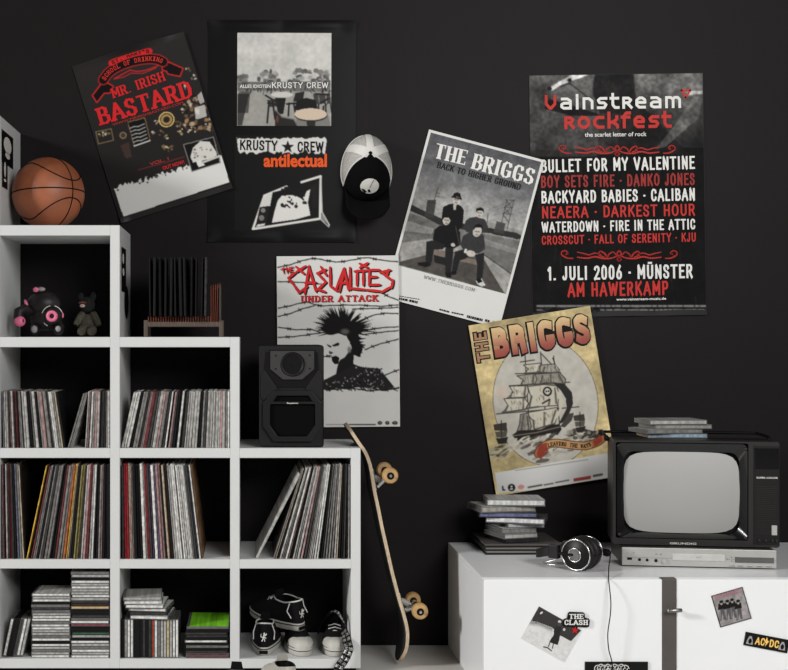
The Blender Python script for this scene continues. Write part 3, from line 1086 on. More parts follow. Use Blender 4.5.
class Canvas:
    """ink laid on a fine grid of the sheet; colours in sRGB 0-255"""

    def __init__(s, sheet, res, bg, u0, v0, u1, v1):
        s.sh = sheet
        s.nx, s.ny = int((u1 - u0) * res) + 1, int((v1 - v0) * res) + 1
        s.u = np.linspace(u0, u1, s.nx)
        s.v = np.linspace(v0, v1, s.ny)
        s.U, s.V = np.meshgrid(s.u, s.v)
        s.c = np.zeros((s.ny, s.nx, 3))
        s.c[:] = bg
        s.res = res

    def P(s, pts):
        return np.array([s.sh.uv(p) for p in pts])

    def mask_poly(s, pts):
        p = s.P(pts)
        x0, y0 = p.min(0)
        x1, y1 = p.max(0)
        i0, i1 = np.searchsorted(s.u, [x0, x1])
        j0, j1 = np.searchsorted(s.v, [y0, y1])
        U, V = s.U[j0:j1, i0:i1], s.V[j0:j1, i0:i1]
        ins = np.zeros(U.shape, bool)
        n = len(p)
        for k in range(n):
            xa, ya = p[k]
            xb, yb_ = p[(k + 1) % n]
            if ya == yb_:
                continue
            cnd = ((ya > V) != (yb_ > V)) & (U < (xb - xa) * (V - ya) / (yb_ - ya) + xa)
            ins ^= cnd
        return (slice(j0, j1), slice(i0, i1)), ins

    def put(s, sl, m, col, alpha):
        a = (m.astype(float) * alpha)[..., None]
        s.c[sl] = s.c[sl] * (1 - a) + np.array(col, float) * a

    def poly(s, pts, col, alpha=1.0):
        sl, m = s.mask_poly(pts)
        s.put(sl, m, col, alpha)
        return s

    def ell(s, c, rx, ry, col, alpha=1.0, soft=0.0, rot=0.0):
        cu, cv = s.sh.uv(c)
        du, dv = s.U - cu, s.V - cv
        if rot:
            r = math.radians(rot)
            du, dv = du * math.cos(r) + dv * math.sin(r), -du * math.sin(r) + dv * math.cos(r)
        d = np.sqrt((du / rx) ** 2 + (dv / ry) ** 2)
        if soft > 0:
            m = np.clip((1 - d) / soft, 0, 1)
        else:
            m = (d <= 1).astype(float)
        s.put((slice(None), slice(None)), m, col, alpha)
        return s

    def line(s, pts, w, col, alpha=1.0):
        p = s.P(pts)
        for k in range(len(p) - 1):
            a, b = p[k], p[k + 1]
            x0, x1 = min(a[0], b[0]) - w - 1, max(a[0], b[0]) + w + 1
            y0, y1 = min(a[1], b[1]) - w - 1, max(a[1], b[1]) + w + 1
            i0, i1 = np.searchsorted(s.u, [x0, x1])
            j0, j1 = np.searchsorted(s.v, [y0, y1])
            if i1 <= i0 or j1 <= j0:
                continue
            U, V = s.U[j0:j1, i0:i1], s.V[j0:j1, i0:i1]
            d = b - a
            L2 = d.dot(d) or 1e-9
            t = np.clip(((U - a[0]) * d[0] + (V - a[1]) * d[1]) / L2, 0, 1)
            dist = np.hypot(U - a[0] - t * d[0], V - a[1] - t * d[1])
            m = np.clip((w / 2 - dist) * s.res + 0.5, 0, 1)
            s.put((slice(j0, j1), slice(i0, i1)), m, col, alpha)
        return s

    def noise(s, cell, amp, octaves=2, mask=None, mul=True):
        tot = np.zeros(s.U.shape)
        for o in range(octaves):
            c = cell / 2 ** o
            g = NP.rand(int((s.v[-1] - s.v[0]) / c) + 3, int((s.u[-1] - s.u[0]) / c) + 3) - .5
            x = (s.U - s.u[0]) / c
            y = (s.V - s.v[0]) / c
            xi, yi = x.astype(int), y.astype(int)
            fx, fy = x - xi, y - yi
            val = (g[yi, xi] * (1 - fx) * (1 - fy) + g[yi, xi + 1] * fx * (1 - fy) + g[yi + 1, xi] * (1 - fx) * fy + g[yi + 1, xi + 1] * fx * fy)
            tot += val / 2 ** o * 1.4
        if mask is not None:
            tot = tot * mask
        s.c = np.clip(s.c * (1 + tot[..., None] * amp) if mul else s.c + tot[..., None] * amp, 0, 255)
        return s

    def grad_v(s, v0, v1, c0, c1, alpha=1.0):
        t = np.clip((s.V - v0) / (v1 - v0), 0, 1)[..., None]
        m = ((s.V >= v0) & (s.V <= v1)).astype(float)[..., None] * alpha
        s.c = s.c * (1 - m) + (np.array(c0, float) * (1 - t) + np.array(c1, float) * t) * m
        return s

    def blur(s, n=1):
        for _ in range(n):
            p = np.pad(s.c, ((1, 1), (1, 1), (0, 0)), 'edge')
            s.c = (p[1:-1, 1:-1] * 4 + p[:-2, 1:-1] * 2 + p[2:, 1:-1] * 2 + p[1:-1, :-2] * 2 + p[1:-1, 2:] * 2
                   + p[:-2, :-2] + p[:-2, 2:] + p[2:, :-2] + p[2:, 2:]) / 16
        return s

    def build(s, name, m, d=0.0008, bend=None):
        me = bpy.data.meshes.new(name)
        n = s.nx * s.ny
        sh = s.sh
        co = np.empty((n, 3), np.float32)
        co[:, 0] = (s.U * sh.sc).ravel()
        off = d + sh.thick
        if bend is not None:
            off = off + np.vectorize(bend)(s.U / sh.W, s.V / sh.H).ravel()
        co[:, 1] = -off
        co[:, 2] = ((sh.H - s.V) * sh.sc).ravel()
        me.vertices.add(n)
        me.vertices.foreach_set('co', co.ravel())
        q = (s.nx - 1) * (s.ny - 1)
        jj, ii = np.meshgrid(np.arange(s.ny - 1), np.arange(s.nx - 1), indexing='ij')
        a = (jj * s.nx + ii).ravel()
        idx = np.stack([a, a + s.nx, a + s.nx + 1, a + 1], 1).astype(np.int32)
        me.loops.add(q * 4)
        me.loops.foreach_set('vertex_index', idx.ravel())
        me.polygons.add(q)
        me.polygons.foreach_set('loop_start', np.arange(0, q * 4, 4, dtype=np.int32))
        me.update(calc_edges=True)
        at = me.color_attributes.new('print', 'FLOAT_COLOR', 'POINT')
        c = np.clip(s.c, 0, 255).reshape(-1, 3) / 255.0
        l = np.where(c <= 0.04045, c / 12.92, ((c + 0.055) / 1.055) ** 2.4)
        at.data.foreach_set('color', np.concatenate([l, np.ones((n, 1))], 1).astype(np.float32).ravel())
        me.materials.append(m)
        o = bpy.data.objects.new(name, me)
        o.parent = sh.root
        COL.objects.link(o)
        return o


def zoom(x0, y0, k):
    return lambda *a: [(x0 + a[i] / k, y0 + a[i + 1] / k) for i in range(0, len(a), 2)]


def zpt(x0, y0, k):
    return lambda x, y: (x0 + x / k, y0 + y / k)

# ------------------------------------------------------------------ print inks
I_red = mat('red_ink', (190, 24, 28), 0.5, var=0.05, spec=0.2)
I_brick = mat('brick_red_ink', (180, 42, 36), 0.55, var=0.08, spec=0.2)
I_dkred = mat('worn_red_ink', (140, 38, 34), 0.55, var=0.12, spec=0.2)
I_white = mat('white_ink', (214, 213, 208), 0.55, var=0.04)
I_black = mat('black_ink', (10, 9, 9), 0.6, var=0.1, spec=0.15)
I_grey = mat('grey_ink', (110, 108, 105), 0.55, var=0.1)
I_orange = mat('orange_ink', (214, 78, 16), 0.5, var=0.04, spec=0.2)
I_gold = mat('gold_ink', (236, 190, 96), 0.45, var=0.08)
I_pink = mat('pink_ink', (160, 112, 122), 0.55, var=0.1)
P_gloss = attr_mat('glossy_print', 0.4, 0.0, 0.08)
P_matte = attr_mat('matte_print', 0.6, 0.0, 0.08)
PAPER_W = mat('white_poster_paper', (206, 205, 201), 0.6, var=0.02, vscale=6)

Z0, Z1, Z2 = -0.002, -0.0072, -0.0125      # poster planes, overlapping sheets stacked

# ---- café poster: black glossy
s = Sheet('poster', 'glossy black poster with a grey cafe photograph and orange lettering hanging beside the cap', 'poster',
          (208.2, 20), (356, 20.5), (206.8, 242), Z0)


def bend2(a, b):
    c = 0.0
    for (ca, cb) in ((0, 0), (1, 0), (0, 1), (1, 1)):
        r = math.hypot((a - ca) * 1.0, (b - cb) * 1.5)
        c += 0.006 * max(0, 1 - r / 0.12) ** 1.5
    c += 0.005 * math.exp(-((b - 0.02) / 0.02) ** 2) * abs(math.sin(a * 3.1 * 2))
    c += 0.005 * math.exp(-((b - 0.98) / 0.02) ** 2) * abs(math.sin(a * 3.1 * 2))
    return c


s.paper(mat('black_gloss_paper', (18, 17, 17), 0.3, var=0.1, vscale=4, bump=0.08, bscale=6, spec=0.07), bend2, 56)
zD = zoom(228, 25, 6.384)
pD = zpt(228, 25, 6.384)
u0, v0 = s.uv(pD(60, 50))
u1, v1 = s.uv(pD(658, 645))
c = s.canvas(2.0, (186, 185, 180), u0, v0, u1, v1)
c.noise(18, 0.09, 3)
# trees on the skyline
for (x0, x1, y0) in ((60, 120, 320), (185, 325, 295), (390, 550, 290), (560, 655, 290)):
    for k in range(26):
        x, y = random.uniform(x0, x1), random.uniform(y0, 385)
        c.ell(pD(x, y), random.uniform(1.2, 3.4), random.uniform(1.0, 2.6), random.choice([(90, 89, 86), (120, 119, 116), (60, 59, 58), (150, 149, 146)]), 0.8)
c.poly(zD(60, 365, 655, 360, 655, 425, 60, 420), (74, 73, 71), 0.75)
c.poly(zD(60, 420, 655, 425, 655, 645, 60, 645), (142, 140, 135), 0.9)
c.noise(3, 0.07, 2)
c.poly(zD(60, 440, 135, 440, 90, 640, 60, 640), (50, 48, 47), 0.85)
for k in range(9):
    x = 62 + k * 8
    c.line([pD(x + 12, 425), pD(x, 560)], 0.7, (26, 25, 25))
for k in range(60):
    x, y = random.uniform(60, 655), random.uniform(385, 425)
    c.line([pD(x, y), pD(x + random.uniform(-14, 14), y + random.uniform(4, 26))], random.uniform(0.5, 1.4), random.choice([(26, 25, 25), (44, 43, 42), (120, 118, 115)]), 0.75)
for (cx_, w_) in ((600, 40), (560, 30), (640, 26)):
    c.poly(zD(cx_ - w_ / 2, 440, cx_ + w_ / 2, 436, cx_ + w_ / 2 + 6, 500, cx_ - w_ / 2 + 4, 506), (40, 39, 38), 0.8)
    c.line([pD(cx_ - w_ / 2, 505), pD(cx_ - w_ / 2 - 8, 570)], 1.0, (24, 23, 23))
    c.line([pD(cx_ + w_ / 2, 500), pD(cx_ + w_ / 2 + 8, 560)], 1.0, (24, 23, 23))
c.poly(zD(440, 590, 470, 560, 600, 600, 640, 580, 655, 645, 430, 645), (96, 94, 91), 0.6)
c.ell(pD(345, 445), 11, 2.8, (190, 188, 182))
c.poly(zD(300, 465, 370, 465, 352, 570, 320, 570), (28, 27, 27))
for a in (((240, 450), (290, 480), (330, 480)), ((262, 490), (250, 625)), ((285, 490), (300, 600)), ((255, 500), (320, 510)), ((390, 500), (385, 580)), ((420, 500), (432, 580)), ((375, 505), (470, 495), (482, 430)), ((590, 500), (640, 470)), ((610, 520), (600, 600)), ((560, 440), (640, 445))):
    c.line([pD(*q) for q in a], 1.6, (24, 23, 23))
c.poly(zD(415, 490, 430, 435, 485, 425, 470, 490), (36, 35, 34))
c.poly(zD(425, 540, 440, 480, 500, 466, 560, 480, 575, 545, 500, 560), (22, 21, 21))
c.poly(zD(250, 480, 320, 470, 320, 520, 260, 525), (34, 33, 32), 0.8)
c.ell(pD(530, 575), 16.5, 6.6, (40, 38, 36))
c.ell(pD(528, 570), 16.3, 6.0, (196, 178, 158))
c.poly(zD(500, 610, 560, 612, 555, 645, 505, 645), (40, 38, 37))
c.poly(zD(300, 540, 345, 585, 420, 600, 445, 645, 300, 645), (38, 36, 35))
c.line([pD(305, 545), pD(345, 588), pD(420, 602), pD(445, 645)], 1.2, (110, 108, 104))
c.ell(pD(315, 600), 1.2, 4, (110, 60, 50), 0.8)
c.blur(1)
c.build('printed_photo', P_gloss, 0.0006)
s.text('ALLES IDIOTEN', pD(75, 402), pD(272, 402), 3.4, I_white, name='band_line', bold=0.02)
s.text('KRUSTY CREW', pD(278, 404), pD(640, 404), 5.9, I_white, 'block', th=(.17, .13), name='band_line', gap=.1)
zE = zoom(225, 130, 6.087)
pE = zpt(225, 130, 6.087)
u0, v0 = s.uv(pE(60, 30))
u1, v1 = s.uv(pE(640, 610))
c = s.canvas(2.0, (18, 17, 17), u0, v0, u1, v1)
jag = [pE(70, 38)]
for k in range(40):
    jag.append(pE(75 + k * 13.6, random.uniform(40, 58)))
jag += [pE(620, 60), pE(608, 148)]
for k in range(40):
    jag.append(pE(600 - k * 13, random.uniform(122, 150)))
jag.append(pE(80, 125))
c.poly(jag, (200, 199, 195))
star = lambda cx, cy, r, rr=.42, ro=0: [pE(cx + (r if i % 2 == 0 else r * rr) * math.sin(math.radians(36 * i + ro)), cy - (r if i % 2 == 0 else r * rr) * math.cos(math.radians(36 * i + ro))) for i in range(10)]
c.poly(star(382, 100, 62), (205, 204, 200))
c.poly(star(382, 104, 40), (24, 22, 22))
# tilted television graphic
c.line([pE(465, 318), pE(582, 282), pE(578, 540), pE(170, 603), pE(240, 400), pE(375, 345)], 2.4, (206, 205, 200))
c.poly(zE(290, 380, 555, 315, 560, 530, 270, 580), (18, 17, 17))
c.poly(zE(240, 405, 290, 378, 275, 462, 212, 470), (196, 195, 190))
c.poly(zE(212, 470, 270, 462, 250, 580, 185, 590), (28, 26, 26))
c.ell(pE(232, 490), 2.4, 2.4, (120, 119, 116)).ell(pE(222, 535), 2.8, 2.8, (110, 109, 106))
c.poly(zE(200, 575, 245, 568, 240, 582, 185, 592), (200, 199, 194))
c.poly(zE(320, 430, 345, 400, 420, 395, 470, 420, 500, 370, 520, 360, 505, 440, 520, 520, 430, 545, 285, 565, 300, 500), (206, 205, 200))
for k in range(36):
    x, y = random.uniform(330, 500), random.uniform(350, 470)
    c.ell(pE(x, y), random.uniform(0.8, 2.6), random.uniform(0.6, 1.8), (22, 21, 21), 0.9, rot=random.uniform(0, 90))
c.poly(zE(520, 340, 560, 325, 560, 470, 535, 480), (26, 24, 24))
c.line([pE(582, 290), pE(590, 500), pE(635, 580)], 1.6, (190, 189, 185))
c.line([pE(578, 540), pE(632, 590)], 1.2, (180, 179, 175))
c.poly(zE(590, 500, 632, 575, 585, 545), (150, 149, 146), 0.8)
c.blur(1)
c.build('printed_graphic', P_gloss, 0.0006)
s.text('KRUSTY', pE(88, 122), pE(318, 128), 10.3, I_black, 'block', th=(.22, .16), name='band_title', gap=.08)
s.text('CREW', pE(440, 135), pE(600, 135), 10.6, I_black, 'block', th=(.22, .16), name='band_title', gap=.08)
s.text('antilectual', pE(235, 222), pE(620, 222), 12.8, I_orange, 'sans', bold=0.035, name='band_title', label='bold orange lettering')

# ---- festival poster
s = Sheet('poster', 'dark festival poster with red and white band names hanging above the television', 'poster',
          (528.6, 75.2), (703, 72.6), (531.5, 317.5), Z0)
s.paper(mat('dark_worn_paper', (24, 23, 23), 0.5, var=0.15, vscale=9, spec=0.15), lambda a, b: 0.004 * math.exp(-((b - 1) / 0.012) ** 2) * (0.4 + abs(math.sin(a * 9))), 40)
zH = zoom(520, 70, 4.147)
pH = zpt(520, 70, 4.147)
c = s.canvas(1.5, (14, 13, 13), 0.6, 0.6, s.W - 0.6, s.H - 4)
c.grad_v(0, 75, (92, 92, 90), (40, 39, 39), 0.9)
c.poly(zH(310, 10, 470, 10, 480, 130, 560, 200, 700, 350, 300, 350, 330, 180, 300, 90), (26, 25, 25), 0.9)
c.poly(zH(470, 20, 752, 18, 756, 100, 700, 160, 620, 110, 500, 70), (96, 95, 93), 0.75)
c.poly(zH(720, 110, 756, 120, 740, 200, 600, 320, 560, 330, 640, 230), (120, 119, 116), 0.45)
c.poly(zH(30, 170, 330, 170, 320, 360, 30, 360), (70, 69, 68), 0.5)
c.poly(zH(280, 180, 420, 180, 400, 350, 300, 350), (80, 79, 78), 0.35)
c.poly(zH(100, 160, 210, 190, 330, 190, 320, 180, 120, 120), (16, 15, 15), 0.9)
c.poly(zH(120, 75, 160, 50, 215, 20, 285, 20, 170, 62, 130, 88), (190, 189, 186), 0.9)
c.ell(pH(122, 78), 2.6, 2.0, (28, 27, 27)).ell(pH(205, 42), 2.2, 2.0, (28, 27, 27))
c.line([pH(165, 70), pH(205, 55), pH(245, 85), pH(300, 130)], 1.0, (22, 21, 21))
c.poly(zH(690, 90, 756, 86, 756, 100, 695, 104), (176, 175, 172), 0.8)
c.noise(14, 0.45, 3)
c.noise(2.2, 0.35, 1)
# creases and scuffs of the lower half
for k in range(60):
    x, y = random.uniform(532, 700), random.uniform(150, 312)
    c.line([(x, y), (x + random.uniform(-3, 3), y + random.uniform(4, 26))], random.uniform(0.5, 1.4), (62, 60, 60), random.uniform(0.1, 0.4))
for k in range(40):
    x = random.uniform(532, 704)
    c.line([(x, random.uniform(306, 316)), (x + random.uniform(3, 14), random.uniform(306, 316))], 0.8, (120, 118, 116), 0.3)
for y, k in ((304, 0), (308, 1)):
    x = 537.0
    while x < 702:
        w = random.uniform(2, 7)
        if not (540 < x < 600 and k == 1):
            c.line([(x, y + 2), (x + w, y + 2)], 1.7 if k == 0 else 1.2, (170, 169, 166), 0.8)
        x += w + random.uniform(1.0, 2.4)
c.blur(1)
c.build('printed_photo', P_matte, 0.0006)
s.text('v', pH(100, 165), pH(152, 165), 19.5, I_brick, 'techno', th=(.2, .17), name='festival_title', d=0.0014)
s.text('ainstream', pH(163, 165), pH(672, 158), 16.0, I_white, 'techno', th=(.17, .17), name='festival_title', gap=.08, d=0.0014)
s.text('rockfest', pH(178, 246), pH(630, 240), 17.0, I_brick, 'techno', th=(.2, .19), name='festival_title', gap=.07, d=0.0014)
tri = MB()
for (a, b) in (((668, 84), (706, 84)), ((706, 84), (686, 115)), ((686, 115), (668, 84))):
    A, B = Vector(s.uv(pH(*a))), Vector(s.uv(pH(*b)))
    d_ = (B - A).normalized()
    n_ = Vector((-d_.y, d_.x)) * 0.9
    A, B = A - d_ * 0.6, B + d_ * 0.6
    tri.add([s.loc(q.x, q.y, 0.0022) for q in (A - n_, A + n_, B + n_, B - n_)], [(0, 1, 2, 3)])
tri.build('triangle_mark', I_brick, s.root)
s.text('the scarlet letter of rock', pH(268, 277), pH(524, 274), 4.4, I_white, name='motto', bold=0.012)


def flourish(pc, k, flip=1):
    mb = MB()

    def curve(pts, w):
        P2 = smooth_path([(x, y, 0) for x, y in pts], 5)
        for i in range(len(P2) - 1):
            for sg in (-1, 1):
                A, B = Vector(s.uv((pc[0] + sg * P2[i].x * k, pc[1] + flip * P2[i].y * k))), Vector(s.uv((pc[0] + sg * P2[i + 1].x * k, pc[1] + flip * P2[i + 1].y * k)))
                d_ = (B - A)
                if d_.length < 1e-6:
                    continue
                d_.normalize()
                n_ = Vector((-d_.y, d_.x)) * w * (0.55 + 0.45 * math.sin(math.pi * (i + .5) / len(P2)))
                A, B = A - d_ * 0.15, B + d_ * 0.15
                mb.add([s.loc(q.x, q.y, 0.0022) for q in (A - n_, A + n_, B + n_, B - n_)], [(0, 1, 2, 3)])
    curve([(2, 1.5), (8, 3.6), (16, 3.8), (24, 2.2), (32, 3.6), (42, 2.6)], 0.85)
    curve([(3, 0.5), (6, -2.5), (10, -0.5), (12, 2), (15, -1.5), (19, -3), (20, 0.5), (15, 2.5)], 0.8)
    curve([(18, 0), (24, -1.5), (30, 0.2), (36, -1.2), (42, -2.5)], 0.65)
    curve([(46, 3.8), (52, 3.4), (57, 0.5), (57, -2.5), (54, -3.6), (51.5, -1.5), (53.5, 0)], 0.9)
    curve([(0.3, -4), (1.8, -1), (0.3, 1.8)], 0.9)
    curve([(0.2, 3.0), (1.6, 4.6), (0.2, 6.4)], 0.9)
    mb.build('ornament', I_brick, s.root)


flourish((617.0, 149.5), 1.0)
flourish((619.0, 254.6), 1.0)
zI = zpt(525, 150, 4.259)
zJ = zpt(525, 240, 4.259)
def act_line(txt, p0, p1, cap, m, style, th, gap, name):
    """one line of the bill; acts divided by dots become pieces of their own"""
    seg = txt.split(' \u00b7 ')
    A, B = Vector(p0), Vector(p1)
    tv = th[0]
    W_all = even_strokes(txt, (B - A).length / cap, th[0], gap)[1]
    tv = th[0] * W_all / ((B - A).length / cap)
    adv = lambda q: stroke_polys(q, GL, tv, th[0], 0, gap)[1] + gap
    x = 0.0
    for i, q in enumerate(seg):
        w = adv(q) - gap
        s.text(q, A.lerp(B, x / W_all), A.lerp(B, (x + w) / W_all), cap, m, 'block', th=(tv, th[0]), gap=gap, name=name)
        x += adv(q)
        if i < len(seg) - 1:
            sp_ = adv(' ' + q) - adv(q)
            x += sp_
            w = adv('\u00b7') - gap
            s.text('\u00b7', A.lerp(B, x / W_all), A.lerp(B, (x + w) / W_all), cap, m, 'block', th=(tv, th[0]), gap=gap, name='divider_dot')
            x += w + gap + sp_


act_line('BULLET FOR MY VALENTINE', zI(66, 97), zI(722, 81), 13.0, I_white, 'din', th=(.145, .145), gap=.12, name='band_line')
act_line('BOY SETS FIRE \u00b7 DANKO JONES', zI(66, 162), zI(722, 150), 12.2, I_dkred, 'din', th=(.145, .145), gap=.12, name='band_line')
act_line('BACKYARD BABIES \u00b7 CALIBAN', zI(68, 228), zI(724, 215), 12.4, I_white, 'din', th=(.145, .145), gap=.12, name='band_line')
act_line('NEAERA \u00b7 DARKEST HOUR', zI(70, 292), zI(724, 280), 12.0, I_brick, 'din', th=(.145, .145), gap=.12, name='band_line')
act_line('WATERDOWN \u00b7 FIRE IN THE ATTIC', zI(70, 352), zI(724, 338), 10.6, I_white, 'din', th=(.145, .145), gap=.12, name='band_line')
act_line('CROSSCUT \u00b7 FALL OF SERENITY \u00b7 KJU', zI(70, 404), zI(728, 390), 9.0, I_brick, 'din', th=(.145, .145), gap=.12, name='band_line')
act_line('1. JULI 2006 \u00b7 M\u00dcNSTER', zJ(95, 173), zJ(714, 162), 14.0, I_white, 'din', th=(.145, .145), gap=.12, name='date_line')
act_line('AM HAWERKAMP', zJ(180, 243), zJ(610, 234), 14.2, I_brick, 'din', th=(.145, .145), gap=.12, name='venue_line')
s.text('www.vainstream-music.de', zJ(388, 258), zJ(600, 254), 2.6, I_white, name='web_line', bold=0.02)

# ---- punk poster
s = Sheet('poster', 'white poster with a spiky haired head, barbed wire and red jagged lettering behind the loudspeaker', 'poster',
          (276.6, 256.4), (398.6, 255.4), (278.0, 427.5), Z2)
s.paper(PAPER_W)
zK = zpt(270, 250, 5.837)
zL = zpt(300, 295, 4.786)
c = s.canvas(2.2, (204, 203, 199), 0.4, 0.4, s.W - 0.4, s.H - 0.4)
c.noise(20, 0.03, 2)
INK = (20, 19, 19)


def wire(pts):
    P2 = [(p.x, p.y) for p in smooth_path([(x, y, 0) for x, y in pts], 6)]
    c.line(P2, 0.75, INK, 0.9)
    c.line([(x + 0.5, y + 0.5 * math.sin(i * 1.4)) for i, (x, y) in enumerate(P2)], 0.55, INK, 0.7)
    for i in range(4, len(P2) - 2, 7):
        x, y = P2[i]
        c.line([(x - 1.4, y - 1.3), (x + 1.4, y + 1.3)], 0.7, INK)
        c.line([(x - 1.6, y + 0.8), (x + 1.6, y - 0.8)], 0.9, INK)


wire([zK(40, 102), zK(120, 85), zK(180, 65), zK(255, 50), zK(330, 62), zK(400, 70), zK(480, 58), zK(560, 45), zK(640, 58), zK(750, 70)])
wire([zK(45, 185), zK(160, 188), zK(300, 200)])
wire([zK(640, 245), zK(700, 275), zK(755, 295)])
wire([zK(45, 340), zK(120, 325), zK(210, 305), zK(290, 325), zK(400, 322), zK(520, 322), zK(640, 328), zK(750, 320)])
wire([zK(45, 388), zK(120, 370), zK(185, 345), zK(260, 325)])
wire([zK(480, 345), zK(570, 342), zK(660, 340), zK(750, 335)])
wire([zK(520, 420), zK(590, 385), zK(670, 370), zK(750, 372)])
wire([zK(45, 450), zK(150, 465), zK(240, 465), zK(300, 485)])
wire([zK(45, 510), zK(140, 505), zK(240, 492), zK(320, 480)])
wire([zK(550, 470), zK(640, 455), zK(750, 448)])
wire([zK(550, 492), zK(650, 480), zK(750, 470)])
wire([zL(310, 262), zL(370, 238), zL(430, 222), zL(480, 208)])
wire([zL(400, 385), zL(480, 355)])
wire([zL(100, 295), zL(150, 292)])
wire([zL(-60, 450), zL(60, 448), zL(150, 452), zL(240, 446), zL(330, 458), zL(420, 450), zL(480, 446)])
wire([zL(-60, 440), zL(80, 440), zL(180, 444), zL(300, 440), zL(400, 456), zL(480, 440)])
wire([zL(120, 405), zL(200, 400)])
# hair spikes
for k in range(150):
    a = math.radians(random.uniform(-200, 22))
    r = random.uniform(70, 134) * (1.0 if a > math.radians(-185) else 0.8)
    cx, cy = 205 + 22 * math.cos(a), 165 + 14 * math.sin(a)
    tip = (cx + r * math.cos(a), cy + r * 0.82 * math.sin(a))
    nx, ny = -math.sin(a) * random.uniform(5, 12), math.cos(a) * random.uniform(5, 12)
    c.poly([zL(cx + nx, cy + ny), zL(cx - nx, cy - ny), zL(*tip)], INK)
for k in range(26):
    a = math.radians(random.uniform(-70, 95))
    cx, cy = 262 + random.uniform(-10, 10), 222 + random.uniform(-30, 40)
    r = random.uniform(30, 56)
    nx, ny = -math.sin(a) * 9, math.cos(a) * 9
    c.poly([zL(cx + nx, cy + ny), zL(cx - nx, cy - ny), zL(cx + r * math.cos(a), cy + r * math.sin(a))], INK)
c.poly([zL(*q) for q in ((115, 190), (150, 150), (215, 130), (270, 160), (285, 205), (270, 250), (240, 235), (222, 195), (160, 190))], INK)
# the head in profile
c.poly([zL(*q) for q in ((150, 192), (185, 183), (215, 195), (240, 225), (240, 275), (215, 300), (190, 312), (150, 300), (152, 290), (146, 284), (138, 280), (143, 266), (146, 250), (140, 232), (144, 208))], (198, 197, 193))
c.ell(zL(215, 175), 6, 4, (120, 119, 117), 0.7, 0.6)
c.poly([zL(*q) for q in ((128, 235), (150, 245), (148, 252), (135, 246))], INK)
c.poly([zL(*q) for q in ((155, 240), (180, 228), (190, 232), (184, 242), (160, 247))], INK)
c.poly([zL(*q) for q in ((140, 268), (150, 272), (160, 276), (148, 284), (138, 280))], (60, 59, 58))
c.poly([zL(*q) for q in ((150, 298), (170, 290), (188, 300), (183, 330), (165, 330), (155, 318))], INK)
c.poly([zL(*q) for q in ((190, 312), (215, 298), (240, 262), (256, 250), (256, 330), (290, 345), (280, 390), (170, 390), (180, 340))], (26, 25, 25))
c.ell(zL(236, 262), 2.6, 4.2, (120, 119, 117), 0.9, 0.5)
c.poly([zL(*q) for q in ((240, 225), (285, 225), (300, 260), (285, 298), (255, 285))], INK)
c.poly([zL(*q) for q in ((60, 450), (110, 410), (180, 375), (260, 335), (300, 345), (380, 352), (410, 390), (452, 442), (400, 446), (300, 440), (200, 446))], (34, 33, 33))
for k in range(150):
    x, y = random.uniform(120, 400), random.uniform(345, 440)
    if y < 445 - (x - 60) * 0.32 and x < 260:
        continue
    c.ell(zL(x, y), random.uniform(0.3, 1.2), random.uniform(0.3, 0.8), random.choice([(190, 189, 186), (150, 149, 147), (10, 10, 10)]), 0.8, rot=random.uniform(0, 180))
for k in range(40):
    x = random.uniform(115, 450)
    c.line([zL(x, random.uniform(440, 452)), zL(x + random.uniform(8, 24), random.uniform(446, 462))], 0.8, INK, 0.8)
# imprint marks along the foot
x = 125.0
while x < 360:
    w = random.uniform(4, 14)
    c.line([zL(x, 620), zL(x + w, 620)], 1.1 if x > 225 else 0.4, INK, 0.8)
    x += w + 3
for x in (382, 418, 454):
    c.ell(zL(x, 612), 2.2 if x != 454 else 2.8, 1.8, INK, 0.85)
    c.ell(zL(x, 611), 0.8, 0.7, (150, 150, 148), 0.85)
c.blur(1)
c.build('printed_picture', P_matte, 0.0006)


